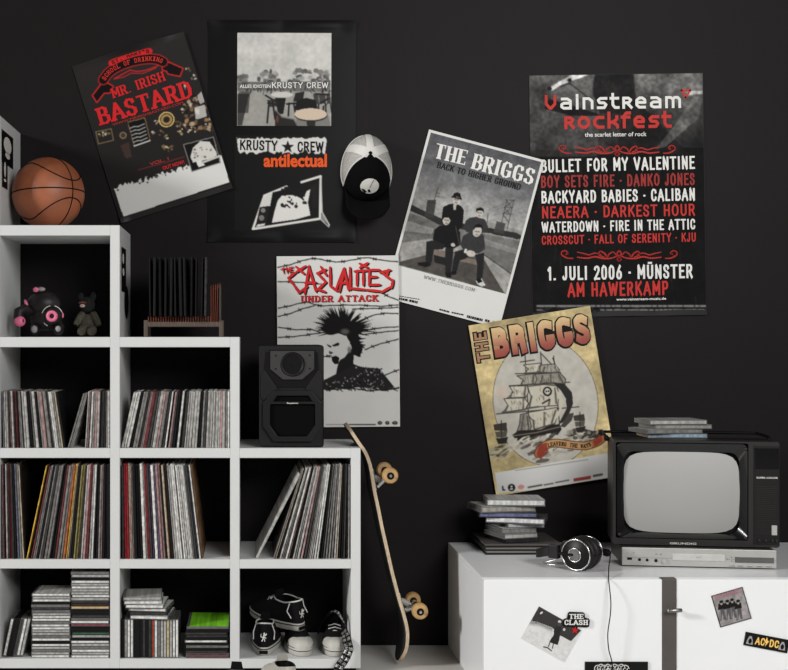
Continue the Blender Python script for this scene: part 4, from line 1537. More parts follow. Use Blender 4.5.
def jag_letters(offx, offy, m, d, wmul):
    mb = MB()
    S = [((210, 92), (150, 130), (104, 165)), ((104, 160), (140, 205), (172, 252)), ((165, 252), (220, 212)), ((150, 95), (200, 140)),
         ((202, 258), (228, 90)), ((226, 95), (268, 244)), ((200, 192), (270, 188)), ((295, 95), (330, 150)),
         ((328, 112), (272, 138)), ((274, 132), (328, 190)), ((328, 185), (272, 236)), ((268, 225), (325, 245)),
         ((350, 98), (352, 215)), ((348, 205), (392, 240)), ((382, 236), (432, 104)),
         ((404, 246), (434, 104)), ((432, 108), (458, 236)), ((408, 195), (455, 190)),
         ((466, 100), (468, 232)), ((460, 222), (560, 232), (655, 242)),
         ((490, 124), (575, 118)), ((508, 118), (506, 208)), ((544, 126), (544, 208)), ((520, 78), (572, 102)), ((522, 104), (572, 74)),
         ((580, 112), (578, 210)), ((572, 116), (642, 116)), ((575, 158), (626, 156)), ((574, 204), (644, 202)),
         ((704, 116), (640, 132)), ((644, 126), (716, 180)), ((718, 172), (708, 222)), ((714, 210), (648, 248)), ((690, 112), (680, 150)),
         ((60, 112), (96, 106)), ((76, 98), (80, 136)), ((96, 100), (100, 134)), ((112, 98), (112, 132)), ((96, 118), (114, 114)), ((118, 100), (118, 130)), ((118, 102), (136, 98)), ((118, 128), (136, 124)), ((118, 114), (132, 112))]
    for i, st in enumerate(S):
        small = i >= len(S) - 9
        for k in range(len(st) - 1):
            A, B = Vector(s.uv(zK(st[k][0] + offx, st[k][1] + offy))), Vector(s.uv(zK(st[k + 1][0] + offx, st[k + 1][1] + offy)))
            d_ = (B - A).normalized()
            n_ = Vector((-d_.y, d_.x))
            w = (0.5 if small else 1.3) * wmul
            Mi = A.lerp(B, .5)
            pts = [A - d_ * 1.0, A + n_ * w * 0.75 + d_ * .6, Mi + n_ * w * 1.05, B + n_ * w * .8 - d_ * .6, B + d_ * 1.0, B - n_ * w * .8 - d_ * .6, Mi - n_ * w, A - n_ * w * .75 + d_ * .6]
            d += 0.000012
            mb.add([s.loc(q.x, q.y, d + s.thick) for q in pts], [tuple(range(8))])
    return mb.build('jagged_lettering', m, s.root)


jag_letters(7, 6, I_black, 0.0012, 1.12)
jag_letters(0, 0, I_red, 0.0018, 1.0)
s.text('UNDER ATTACK', zK(184, 308), zK(634, 302), 6.4, I_black, 'serif', th=(.24, .14), serif=.09, name='lettering', d=0.0012)
s.text('UNDER ATTACK', zK(180, 305), zK(630, 299), 6.4, I_red, 'serif', th=(.24, .14), serif=.09, name='lettering', d=0.0018)

# ---- pub band poster (tilted, glossy dark)
s = Sheet('poster', 'tilted dark glossy poster with red serif band name and white torn strip above the basketball', 'poster',
          (72.0, 66.5), (183.5, 31.5), (122.5, 223.0), Z1)


def bend1(a, b):
    k = 0.02 * math.exp(-(b / 0.022) ** 2) * math.sin(math.pi * a) ** 2
    for (ca, cb) in ((0, 1), (1, 1)):
        r = math.hypot(a - ca, (b - cb) * 1.4)
        k += 0.008 * max(0, 1 - r / 0.1) ** 1.5
    return k


s.paper(mat('dark_gloss_paper', (38, 35, 35), 0.34, var=0.1, vscale=5, bump=0.06, bscale=6, spec=0.14), bend1, 60)
zA, zB, zC = zpt(65, 30, 6.7), zpt(130, 30, 6.695), zpt(90, 120, 5.434)
v0 = 5.2
c = s.canvas(2.0, (38, 35, 35), 1.0, v0, s.W - 1, s.H - 5)
c.grad_v(v0, s.H, (40, 37, 37), (30, 27, 27))
RED, BLK = (192, 36, 38), (17, 15, 15)
ribbon = [(103.3, 80), (108, 73.5), (114, 68.8), (122, 64.8), (131, 61.8), (140, 59.8), (150, 58.8), (158, 59.6), (163, 62)]
for pts in ([(93.2, 95.7), (103.8, 81.6), (112.6, 86.6), (109.4, 92.6), (104.0, 92.6), (97, 101.6)], [(163.5, 60.5), (182.3, 68.8), (179.6, 75.8), (168.5, 73.5), (167, 71), (163, 69.5)]):
    c.line(pts + [pts[0]], 2.6, RED)
    c.poly(pts, BLK)
c.line(ribbon, 10.4, RED)
c.line(ribbon, 8.6, BLK)
top = [(111.5, 63.2), (120, 58.8), (130, 55), (140, 52.4), (149.6, 51.2)]
c.line(top, 6.0, RED)
c.line([(114, 79), (122, 74.6), (130, 70.2), (136, 71.5), (143, 71), (150, 69), (158, 65.8)], 1.1, RED)
c.line([(114, 79), (124, 77), (131, 73.2), (143, 73.4), (156, 68)], 0.9, RED)
# collage of pub walls: frames, lamps, bottles
for k in range(70):
    x, y = random.uniform(180, 214), random.uniform(92, 128)
    if (x - 180) * 0.9 + (y - 92) < 14:
        continue
    c.poly([(x, y), (x + random.uniform(1, 4), y - 1), (x + random.uniform(1, 4), y + random.uniform(2, 5)), (x - 1, y + random.uniform(1, 4))],
           random.choice([(150, 112, 76), (196, 190, 178), (110, 84, 62), (30, 27, 26), (60, 48, 40), (170, 150, 120), (24, 22, 22)]), 0.85)
c.poly([zB(430, 520), zB(500, 500), zB(515, 580), zB(440, 600)], (198, 196, 190), 0.8)
c.poly([zB(450, 440), zB(480, 410), zB(500, 480), zB(470, 500)], (186, 184, 178), 0.8)
for (cx, cy) in ((385, 265), (425, 315), (370, 380), (395, 480), (360, 540), (330, 640), (180, 620), (160, 690), (330, 690), (380, 640), (120, 440), (520, 635)):
    for j in range(4):
        c.ell(zB(cx + random.uniform(-16, 16), cy + random.uniform(-14, 14)), random.uniform(.6, 1.7), random.uniform(.6, 1.4), random.choice([(176, 160, 124), (120, 108, 90), (196, 190, 176), (90, 80, 66)]), 0.8)
for (cx, cy) in ((60, 80), (90, 70), (385, 70), (410, 90), (480, 20), (500, 60), (540, 55), (570, 50), (420, 150), (440, 155), (400, 150)):
    for j in range(5):
        c.ell(zC(cx + random.uniform(-14, 14), cy + random.uniform(-14, 14)), random.uniform(.6, 1.6), random.uniform(.6, 1.6), random.choice([(180, 156, 100), (128, 108, 74), (90, 74, 52), (200, 190, 160)]), 0.8)
c.line([zC(32, 65), zC(115, 48), zC(128, 110), zC(46, 130), zC(32, 65)], 0.9, (120, 104, 72))
c.ell(zC(180, 84), 3.6, 3.6, (120, 104, 78)).ell(zC(180, 84), 2.4, 2.4, (60, 52, 42))
c.poly([zC(165, 140), zC(210, 120), zC(228, 200), zC(195, 210)], (70, 52, 46), 0.7)
c.poly([zC(203, 10), zC(300, -15), zC(330, 112), zC(240, 146)], (120, 96, 68))
c.poly([zC(208, 14), zC(296, -8), zC(324, 108), zC(243, 140)], (18, 17, 17))
for j in range(5):
    y = 45 + j * 19
    c.line([zC(218 + j * 5, y), zC(240 + j * 5, y - 9), zC(262 + j * 4, y - 9), zC(296 + j * 4, y - 24)], 1.0, (196, 195, 190), 0.8)
c.line([zC(240, 142), zC(326, 112)], 1.2, (200, 198, 192))
c.ell(zB(245, 600), 8.0, 7.8, (196, 168, 104)).ell(zB(245, 600), 6.6, 6.4, (30, 27, 24)).ell(zB(245, 600), 5.8, 5.6, (150, 124, 78)).ell(zB(245, 600), 3.4, 3.0, (36, 32, 28))
# torn white strip
edge = [zC(130, 372)]
n_ = 64
for k in range(n_):
    f = (k + 1) / (n_ + 1)
    x = 130 + (715 - 130) * f
    y = 372 + (195 - 372) * f
    edge.append(zC(x + random.uniform(-6, 6), y + random.uniform(-16, 16)))
edge += [zC(716, 185), zC(758, 338), zC(182, 526)]
c.poly(edge, (204, 203, 199))
for k in range(50):
    f = random.random()
    c.ell(zC(130 + 585 * f, 376 - 177 * f + random.uniform(-16, 20)), random.uniform(.4, 1.4), random.uniform(.3, .9), random.choice([(204, 203, 199), (42, 39, 38)]), 0.9)
c.poly([zC(506, 132), zC(672, 90), zC(712, 234), zC(552, 284)], (120, 118, 115))
c.poly([zC(512, 136), zC(668, 97), zC(705, 230), zC(557, 277)], (18, 17, 17))
c.poly([zC(545, 200), zC(560, 150), zC(600, 115), zC(650, 118), zC(688, 175), zC(690, 195), zC(640, 215), zC(560, 232)], (196, 194, 188))
c.poly([zC(575, 225), zC(600, 215), zC(625, 245), zC(590, 258)], (206, 205, 200))
c.line([zC(610, 232), zC(705, 196)], 2.2, (186, 184, 178))
for k in range(16):
    c.ell(zC(random.uniform(560, 670), random.uniform(150, 205)), random.uniform(.6, 1.5), random.uniform(.4, 1.0), random.choice([(110, 84, 78), (80, 76, 74), (150, 120, 112)]), 0.8)
c.ell(zC(570, 436), 3.2, 3.2, (190, 40, 40))
for (a, b, w) in (((595, 432), (640, 416), 2.4), ((655, 412), (705, 394), 2.0), ((722, 388), (755, 376), 1.8), ((222, 526), (226, 540), 2.0)):
    c.line([zC(*a), zC(*b)], w, (176, 44, 42), 0.75)
c.line([zC(240, 530), zC(540, 446)], 0.9, (110, 70, 66), 0.7)
c.line([zC(262, 272), zC(390, 236)], 1.0, (150, 44, 42), 0.6)
c.line([zC(400, 234), zC(512, 200)], 1.0, (150, 44, 42), 0.6)
c.blur(1)
c.build('printed_picture', P_gloss, 0.0006, bend1)
s.text('MR. IRISH', (113.2, 98.6), (166.3, 80.4), 9.8, I_red, 'serif', th=(.24, .11), serif=.08, name='band_title', gap=.05)
s.text('BASTARD', (99.8, 125.8), (194.2, 96.6), 17.4, I_red, 'serif', th=(.27, .11), serif=.1, name='band_title', gap=.04)
s.text('WWW.MRIRISHBASTARD.COM', (113, 126.2), (183.5, 103.8), 2.5, I_dkred, name='web_line', bold=0.02)
s.text("OUT NOW!", zC(398, 272), zC(514, 236), 3.6, I_red, name='small_print', bold=0.02)
s.text("VOL. 1", zC(328, 250), zC(430, 218), 3.4, I_dkred, name='small_print', bold=0.02)


def along(sheet, txt, path, cap, m, name, d=0.0016):
    """letters following a curved ribbon"""
    P2 = [Vector((p.x, p.y)) for p in smooth_path([(x, y, 0) for x, y in path], 8)]
    L = [0]
    for i in range(len(P2) - 1):
        L.append(L[-1] + (P2[i + 1] - P2[i]).length)
    n = len(txt)
    mb = MB()
    for k, ch in enumerate(txt):
        if ch == ' ':
            continue
        t = L[-1] * (k + .5) / n
        i = max(j for j in range(len(L) - 1) if L[j] <= t)
        p = P2[i].lerp(P2[i + 1], (t - L[i]) / (L[i + 1] - L[i]))
        dx = (P2[i + 1] - P2[i]).normalized()
        up = Vector((dx.y, -dx.x))
        quads, w = stroke_polys(ch, GL, .22, .16, .08, 0)
        hw = L[-1] / n * 0.42
        for qd in quads:
            pts = [Vector(sheet.uv(p + dx * ((q.x / w - .5) * 2 * hw) + up * ((q.y - .5) * cap))) for q in qd]
            n4 = len(pts)
            ar = sum(pts[i2].x * pts[(i2 + 1) % n4].y - pts[(i2 + 1) % n4].x * pts[i2].y for i2 in range(n4))
            if ar > 0:
                pts.reverse()
            d += 0.000012
            mb.add([sheet.loc(q.x, q.y, d + sheet.thick) for q in pts], [tuple(range(n4))])
    return mb.build(name, m, sheet.root)


along(s, 'SCHOOL OF DRINKING', ribbon[0:9], 4.6, I_brick, 'ribbon_lettering')
along(s, "ST. MARY'S", top, 3.4, I_black, 'ribbon_lettering')

# ---- band photo poster (tilted, white border)
s = Sheet('poster', 'tilted white bordered poster with a grey photograph of four seated and standing men', 'poster',
          (429.0, 129.4), (544.2, 160.2), (383.6, 297.2), Z1)
s.paper(PAPER_W)
zF, zG = zpt(410, 125, 5.629), zpt(395, 180, 4.622)
v1 = s.uv(zG(18, 395))[1]
c = s.canvas(2.2, (100, 100, 102), 2.6, 2.6, s.W - 2.6, v1)
c.grad_v(2.6, 34, (84, 84, 88), (96, 96, 98))
c.grad_v(34, 74, (104, 104, 106), (158, 157, 154))
c.grad_v(74, v1, (140, 139, 136), (112, 111, 108))
zg = lambda *a: [zG(a[i], a[i + 1]) for i in range(0, len(a), 2)]
c.ell(zG(300, 150), 46, 26, (168, 167, 164), 0.6, 0.9)
for (a, b) in (((430, 140), (620, 60)), ((440, 150), (620, 80)), ((450, 165), (625, 120))):
    c.line([zG(*a), zG(*b)], 0.4, (90, 90, 92), 0.6)
# canal bank and ground
c.poly(zg(50, 150, 230, 200, 420, 250, 590, 285, 545, 440, 420, 360, 330, 300, 200, 280, 30, 290), (104, 103, 100))
c.poly(zg(45, 185, 180, 225, 170, 250, 35, 235), (150, 149, 146), 0.9)
c.poly(zg(30, 290, 180, 270, 330, 300, 420, 350, 540, 440, 515, 525, 20, 395), (146, 144, 140))
c.poly(zg(410, 270, 590, 330, 580, 350, 420, 300), (132, 131, 128), 0.8)
c.line([zG(410, 345), zG(545, 440)], 0.9, (60, 59, 58))
c.poly(zg(22, 378, 150, 345, 300, 330, 400, 350, 505, 523, 470, 515, 200, 440, 22, 392), (74, 70, 67))
c.noise(5, 0.16, 2)
# bridge
c.poly(zg(60, 106, 150, 150, 215, 178, 330, 205, 440, 222, 560, 244, 598, 266, 596, 276, 470, 255, 440, 246, 330, 232, 200, 205, 130, 168, 60, 138), (44, 43, 43))
c.poly(zg(150, 92, 190, 92, 178, 175, 138, 168), (56, 55, 55), 0.9)
c.poly(zg(470, 190, 510, 200, 500, 250, 455, 240), (64, 63, 62), 0.9)
c.poly(zg(540, 245, 575, 252, 570, 275, 545, 270), (44, 43, 43))
for (a, b) in (((200, 32), (182, 92)), ((196, 60), (206, 62)), ((192, 75), (206, 78)), ((518, 90), (488, 215)), ((550, 92), (518, 225)), ((512, 92), (556, 94)), ((505, 125), (545, 128)), ((498, 155), (538, 158)), ((515, 95), (540, 128)), ((505, 128), (532, 160)), ((498, 160), (525, 195)), ((430, 155), (425, 200)), ((548, 95), (505, 128)), ((540, 128), (498, 158))):
    c.line([zG(*a), zG(*b)], 0.7, (66, 66, 67), 0.9)
SK = (182, 176, 168)
D1, D2, D3 = (22, 21, 22), (34, 33, 34), (52, 51, 52)


def man(parts):
    for col, pts in parts:
        c.poly([zG(*q) for q in pts], col)


# standing men
man([(D1, ((214, 190), (222, 125), (250, 112), (278, 108), (305, 120), (318, 140), (312, 215), (290, 235), (225, 215))),
     ((170, 169, 166), ((268, 112), (285, 112), (280, 140), (270, 138)))])
c.ell(zG(284, 92), 3.9, 5.2, SK)
c.poly(zg(264, 84, 272, 62, 288, 57, 302, 64, 306, 86, 285, 76), D1)
c.line([zG(264, 78), zG(306, 88)], 1.4, D1)
man([(D3, ((318, 220), (325, 190), (345, 175), (375, 170), (415, 182), (430, 215), (425, 245), (330, 240)))])
c.ell(zG(391, 152), 3.8, 4.9, SK)
c.poly(zg(374, 150, 376, 132, 395, 126, 410, 134, 410, 152, 402, 142, 382, 142), D1)
# bench
c.poly(zg(172, 318, 240, 330, 380, 372, 384, 396, 240, 360, 172, 345), (116, 106, 96))
c.poly(zg(180, 345, 236, 360, 236, 395, 182, 380), D2)
# seated men
man([(D1, ((175, 275), (182, 230), (205, 212), (240, 205), (275, 212), (300, 240), (303, 300), (270, 318), (215, 310), (190, 300))),
     (D2, ((145, 285), (185, 278), (230, 300), (222, 320), (180, 322), (165, 395), (140, 392))),
     (D2, ((232, 315), (270, 312), (268, 345), (256, 435), (232, 435))),
     (D1, ((105, 382), (150, 378), (165, 395), (140, 403), (108, 394))),
     (D1, ((230, 430), (258, 425), (260, 450), (240, 453)))])
c.ell(zG(238, 186), 3.8, 5.0, SK)
c.poly(zg(220, 184, 222, 166, 238, 158, 256, 166, 256, 186, 248, 174, 228, 174), D1)
man([(D3, ((302, 300), (315, 258), (345, 240), (380, 236), (410, 255), (416, 320), (390, 338), (330, 345))),
     (D2, ((278, 330), (330, 318), (350, 340), (330, 362), (300, 372), (285, 420), (262, 425), (268, 380))),
     (D2, ((370, 345), (412, 335), (410, 400), (402, 455), (376, 462), (380, 395))),
     (D1, ((258, 425), (285, 418), (282, 436), (262, 440))),
     ((200, 199, 196), ((372, 465), (400, 455), (418, 486), (400, 494), (380, 480))),
     (D1, ((374, 462), (396, 455), (404, 470), (385, 478)))])
c.ell(zG(380, 238), 4.2, 5.6, SK, rot=10)
c.poly(zg(362, 232, 368, 208, 390, 202, 404, 212, 404, 234, 396, 220, 372, 220), D1)
c.ell(zG(350, 340), 4.6, 3.2, SK)
c.ell(zG(326, 328), 1.6, 2.4, (200, 199, 196))
c.ell(zG(268, 300), 2.2, 1.8, SK)
c.line([zG(280, 215), zG(298, 300)], 0.8, (70, 69, 69))
for (x, y) in ((284, 92), (391, 153), (238, 187), (380, 240)):
    c.line([zG(x - 9, y - 3), zG(x - 3, y - 2)], 0.8, (70, 64, 60))
    c.line([zG(x + 3, y - 1), zG(x + 9, y)], 0.8, (70, 64, 60))
    c.line([zG(x - 1, y), zG(x - 2, y + 8)], 0.6, (130, 122, 114))
    c.line([zG(x - 6, y + 13), zG(x + 4, y + 14)], 0.8, (104, 92, 88))
c.noise(1.6, 0.12, 1)
# dark corners of the printed photograph
c.blur(1)
c.build('printed_photo', P_matte, 0.0006)
s.text('THE', zF(128, 184), zF(312, 228), 15.0, I_white, 'serif', th=(.3, .07), serif=.07, name='band_title', gap=.02)
s.text('BRIGGS', zF(338, 244), zF(690, 338), 15.6, I_white, 'serif', th=(.3, .07), serif=.06, name='band_title', gap=.02)
s.text('BACK TO HIGHER GROUND', zF(148, 240), zF(618, 368), 6.2, I_black, 'serif', th=(.24, .08), serif=.07, name='tour_title', gap=.06)
s.text('WWW.THEBRIGGS.COM', zG(132, 455), zG(366, 516), 3.3, I_grey, 'serif', th=(.16, .1), serif=.1, name='web_line', gap=.2)
mb = MB()
for (a, b, w) in (((18, 536), (115, 552), .35), ((18, 548), (60, 556), 1.1), ((66, 557), (104, 566), 1.2), ((205, 598), (250, 610), .8), ((262, 612), (318, 624), .7), ((332, 630), (404, 648), 1.3), ((416, 648), (436, 654), 1.2), ((452, 655), (464, 658), .9)):
    A, B = Vector(s.uv(zG(*a))), Vector(s.uv(zG(*b)))
    L_ = (B - A).length
    d_ = (B - A).normalized()
    n_ = Vector((-d_.y, d_.x)) * w
    k = 0.0
    while k < L_:
        e_ = min(L_, k + random.uniform(1.0, 2.6))
        mb.add([s.loc(q.x, q.y, 0.0022) for q in (A + d_ * k - n_, A + d_ * k + n_, A + d_ * e_ + n_, A + d_ * e_ - n_)], [(0, 1, 2, 3)])
        k = e_ + 0.5
o = mb.build('imprint', I_black, s.root)
o['kind'] = 'stuff'

# ---- ship poster (parchment)
s = Sheet('poster', 'tilted parchment poster with a sailing ship and black outlined lettering above the disc cases', 'poster',
          (468.4, 325.6), (590.0, 305.8), (497.0, 496.0), Z2)
s.paper(mat('parchment_paper', (186, 168, 124), 0.6, var=0.05, vscale=6))
zM, zN = zpt(465, 305, 5.434), zpt(480, 360, 4.963)
zn = lambda *a: [zN(a[i], a[i + 1]) for i in range(0, len(a), 2)]
c = s.canvas(2.2, (186, 168, 124), 0.3, 0.3, s.W - 0.3, s.H - 0.3)
c.noise(24, 0.2, 3)
c.noise(3, 0.12, 2)
ring_c = zN(325, 210)
c.ell(ring_c, 52.5, 64, (60, 56, 50), 0.9)
c.ell(ring_c, 52.0, 63.5, (190, 186, 176), 0.9)
c.noise(5, 0.07, 2)
c.ell(zN(110, 160), 8, 8, (196, 160, 140), 0.5, 0.9)
# foot strip
c.poly(zn(72, 560, 640, 460, 690, 610, 90, 660), (204, 203, 200))
# sea and spray
for k in range(90):
    x = random.uniform(55, 560)
    y = 440 - (x - 60) * 0.10 + random.uniform(-16, 76) * (1 - abs(x - 260) / 520)
    c.ell(zN(x, y), random.uniform(2, 7), random.uniform(.7, 2.0), random.choice([(78, 74, 66), (150, 144, 128), (186, 180, 164), (54, 50, 46), (120, 114, 100)]), 0.6, rot=random.uniform(-40, 10))
for k in range(60):
    x = random.uniform(430, 600)
    y = 372 + random.uniform(-24, 16)
    c.ell(zN(x, y), random.uniform(1, 4), random.uniform(.7, 2.0), random.choice([(38, 36, 34), (70, 66, 60), (140, 134, 120)]), 0.8)
# small ships
for (x, y, k) in ((105, 360, 1.0), (495, 310, 0.85)):
    c.poly([zN(x - 34 * k, y - 10 * k), zN(x - 38 * k, y - 40 * k), zN(x + 26 * k, y - 50 * k), zN(x + 30 * k, y - 8 * k)], (60, 57, 52))
    c.poly([zN(x - 24 * k, y + 24 * k), zN(x - 30 * k, y - 4 * k), zN(x + 30 * k, y - 8 * k), zN(x + 26 * k, y + 22 * k)], (84, 80, 72))
    c.poly([zN(x - 26 * k, y + 30 * k), zN(x + 34 * k, y + 22 * k), zN(x + 26 * k, y + 52 * k), zN(x - 14 * k, y + 58 * k)], (40, 38, 36))
    c.line([zN(x, y - 60 * k), zN(x + 2, y + 40 * k)], 0.8, (40, 38, 36))
DK, MD, LT = (44, 42, 40), (104, 100, 92), (186, 180, 164)
# masts and rigging
for (a, b) in (((222, -40), (245, 360)), ((300, -40), (330, 340)), ((365, -20), (395, 330)), ((200, 10), (270, 0)), ((175, 68), (400, 62)), ((145, 128), (445, 110)), ((80, 268), (490, 232)), ((305, -30), (420, 90)), ((360, -10), (450, 200))):
    c.line([zN(*a), zN(*b)], 0.9, DK)


def sail(pts, folds, base=LT):
    c.poly([zN(*q) for q in pts], base)
    c.line([zN(*q) for q in pts] + [zN(*pts[0])], 0.7, DK)
    for f in folds:
        c.line([zN(*q) for q in f], 2.2, MD, 0.75)
        c.line([zN(*q) for q in f], 0.8, DK, 0.7)
    n_p = len(pts)
    for k in range(26):
        w_ = [random.random() ** 2.5 for _ in pts]
        t_ = sum(w_)
        x = sum(w_[i] * pts[i][0] for i in range(n_p)) / t_
        y = sum(w_[i] * pts[i][1] for i in range(n_p)) / t_
        l_ = random.uniform(3, 9)
        c.line([zN(x - 1, y - l_), zN(x + 2, y + l_)], 0.55, random.choice([DK, MD, MD, (210, 205, 190)]), 0.6)
    xs_ = sorted(pts, key=lambda q: q[1])
    c.line([zN(*q) for q in xs_[-2:]], 2.0, (70, 66, 60), 0.6)


sail(((215, 25), (300, 15), (310, 40), (290, 62), (222, 66), (240, 45)), [((300, 25), (285, 60))])
sail(((300, 25), (372, 20), (395, 50), (385, 66), (296, 62)), [((372, 30), (380, 62)), ((320, 35), (312, 60))], (150, 145, 134))
sail(((182, 78), (270, 68), (290, 95), (270, 120), (200, 126), (215, 100)), [((265, 75), (262, 118)), ((210, 105), (205, 122))], (150, 145, 134))
sail(((272, 70), (395, 62), (425, 95), (420, 118), (330, 112), (270, 122), (282, 96)), [((390, 70), (410, 112)), ((350, 72), (352, 110)), ((310, 80), (300, 115))], (136, 131, 120))
sail(((145, 130), (235, 128), (240, 160), (225, 186), (135, 190), (165, 160)), [((225, 135), (220, 182)), ((160, 160), (150, 186))])
sail(((118, 192), (220, 188), (240, 215), (225, 245), (110, 262), (140, 228)), [((215, 195), (214, 240)), ((135, 232), (125, 256))])
sail(((236, 132), (315, 122), (380, 128), (392, 170), (385, 225), (290, 232), (230, 240), (255, 190)), [((372, 140), (378, 215)), ((345, 200), (340, 226)), ((255, 180), (245, 232))])
sail(((230, 262), (380, 236), (392, 262), (370, 316), (270, 345), (262, 300)), [((265, 300), (268, 340)), ((375, 250), (355, 312)), ((320, 262), (318, 325))])
sail(((200, 270), (240, 262), (255, 330), (245, 358), (180, 362), (195, 320)), [((215, 275), (205, 350)), ((235, 280), (240, 345))], (130, 125, 115))
c.poly(zn(360, 110, 420, 120, 455, 160, 462, 215, 440, 270, 410, 310, 388, 320, 430, 240, 425, 190, 400, 150), DK)
c.poly(zn(372, 140, 400, 170, 412, 220, 390, 280, 372, 300, 398, 225), LT)
c.poly(zn(398, 330, 440, 265, 466, 262, 455, 300, 420, 335), (66, 63, 58))
c.ell(zN(334, 156), 4.6, 4.8, (34, 32, 31))
c.ell(zN(334, 155), 2.9, 3.0, (196, 192, 180)).ell(zN(329, 155), .9, 1.0, DK).ell(zN(340, 154), .9, 1.0, DK).ell(zN(335, 166), 1.7, 1.0, (190, 186, 174))
c.line([zN(345, 195), zN(310, 215)], 1.6, DK)
# hull
c.poly(zn(160, 372, 190, 350, 300, 345, 350, 322, 395, 318, 405, 345, 385, 372, 340, 365, 260, 385, 180, 400), (36, 33, 32))
c.line([zN(165, 376), zN(280, 360), zN(395, 332)], 1.0, (120, 112, 100))
for k in range(34):
    x = random.uniform(165, 380)
    c.ell(zN(x, 402 - (x - 165) * 0.13 + random.uniform(-8, 18)), random.uniform(2, 5), random.uniform(.8, 1.8), random.choice([(200, 194, 180), (170, 164, 150), (60, 56, 52)]), 0.8, rot=-20)
# ribbon
rb = smooth_path([(288, 452, 0), (312, 418, 0), (370, 400, 0), (440, 408, 0), (520, 414, 0), (575, 398, 0), (604, 380, 0)], 6)
P2 = [zN(p.x, p.y + 12) for p in rb]
c.line(P2, 8.4, (48, 30, 24))
c.line(P2, 7.2, (158, 92, 62))
c.line(P2[8:-10], 6.8, (176, 136, 92))
c.poly(zn(282, 470, 292, 420, 330, 410, 340, 452, 300, 495), (128, 50, 38), 0.85)
c.poly(zn(560, 402, 604, 372, 606, 404, 570, 430), (128, 50, 38), 0.8)
c.ell(zN(600, 362), 3.0, 2.6, (24, 22, 22))
c.ell(zN(310, 500), 7, 2, (56, 52, 48), 0.7)
# sponsor marks
c.ell(zN(156, 633), 3.7, 3.7, (24, 23, 23)).ell(zN(156, 628), 1.3, 1.1, (190, 189, 186)).ell(zN(156, 640), 1.9, .9, (190, 189, 186))
c.line([zN(112, 628), zN(114, 645), zN(122, 645)], 1.4, (40, 38, 38))
c.ell(zN(204, 630), 3.3, 2.3, (196, 120, 112), 0.8)
for (a, b, w) in (((240, 632), (305, 620), 1.8), ((318, 620), (362, 612), 1.3), ((375, 608), (440, 596), 1.3), ((565, 575), (604, 568), 2.4)):
    c.line([zN(*a), zN(*b)], w, (50, 48, 48), 0.75)
c.poly(zn(464, 588, 550, 574, 550, 590, 464, 604), (150, 52, 46), 0.9)
c.line([zN(175, 548), zN(535, 494)], 0.8, (90, 84, 74), 0.55)
c.blur(1)
c.build('printed_picture', P_matte, 0.0006)
GR = lambda f: lin(tuple(int(a + (b - a) * max(0, min(1, (f - 0.1) / 0.8))) for a, b in zip((136, 50, 38), (204, 176, 126))))
P_grad = attr_mat('graded_ink', 0.6)
s.text('BRIGGS', zM(150, 300), zM(694, 214), 32.8, I_black, 'fat', th=(.52, .42), gap=-.10, name='title_outline', d=0.0012)
s.text('BRIGGS', zM(158, 288), zM(688, 204), 29.6, P_grad, 'fat', th=(.36, .27), gap=.06, name='title_lettering', d=0.0018, grad=GR)
s.text('THE', zM(142, 310), zM(118, 136), 14.8, I_black, 'block', th=(.44, .34), gap=-.04, name='title_outline', d=0.0012)
s.text('THE', zM(136, 304), zM(114, 144), 12.6, mat('brown_ink', (150, 108, 76), 0.6, var=0.2, vscale=20), 'block', th=(.24, .2), gap=.14, name='title_lettering', d=0.0018)
along(s, 'LEAVING THE WAYS', [zN(335, 424), zN(380, 414), zN(440, 420), zN(510, 427), zN(550, 416)], 4.2, I_black, 'ribbon_lettering')

# ------------------------------------------------------------------ loose lettering on objects
def ltext(parent, txt, x0, x1, z, cap, y, m, name='lettering', bold=0.0, style='sans', th=(.2, .14), gap=.1, serif=.08, ang=0.0, thick=0.0):
    mb = MB()
    ca, sa = math.cos(ang), math.sin(ang)
    L = x1 - x0

    def T(a, b):
        return (x0 + a * ca - b * sa, y, z + a * sa + b * ca)
    if style == 'sans':
        vs2, fs2, w, h = font_mesh(txt, bold)
        mb.add([T(q[0] / w * L, q[1] / h * cap) for q in vs2], fs2)
    else:
        quads, w = stroke_polys(txt, GL, th[0], th[1], serif if style == 'serif' else 0, gap)
        for qd in quads:
            n4 = len(qd)
            ar = sum(qd[i].x * qd[(i + 1) % n4].y - qd[(i + 1) % n4].x * qd[i].y for i in range(n4))
            if ar < 0:
                qd = list(reversed(qd))
            y -= 0.000012
            mb.add([T(q.x / w * L, q.y * cap) for q in qd], [tuple(range(n4))])
    return mb.build(name, m, parent)


def rrect(x0, x1, z0, z1, r, n=5):
    pts = []
    for (cx, cz, a0) in ((x1 - r, z1 - r, 0), (x0 + r, z1 - r, 90), (x0 + r, z0 + r, 180), (x1 - r, z0 + r, 270)):
        for k in range(n + 1):
            a = math.radians(a0 + 90 * k / n)
            pts.append((cx + r * math.cos(a), cz + r * math.sin(a)))
    return pts


def frame_loft(mb, outer, inner, y0, y1):
    """ring with rectangular section between two outlines with equal point counts (xz plane)"""
    o0 = [(p[0], y0, p[1]) for p in outer]
    i0 = [(p[0], y0, p[1]) for p in inner]
    i1 = [(p[0], y1, p[1]) for p in inner]
    o1 = [(p[0], y1, p[1]) for p in outer]
    mb.loft([o1, o0, i0, i1], True, False, False)
    n = len(outer)
    k = len(mb.v) - 4 * n
    mb.f += [(k + j, k + 3 * n + j, k + 3 * n + (j + 1) % n, k + (j + 1) % n) for j in range(n)]
    return mb


# ------------------------------------------------------------------ trucker cap on the wall
CYW = -0.009
KC = (CYW - CY) / FPX
cap = thing('trucker_cap', 'black and white mesh trucker cap hanging on the wall beside the cafe poster', 'cap', (wx(366, CYW), CYW, wz(205, CYW)))
apex = (367.0, 158.5)


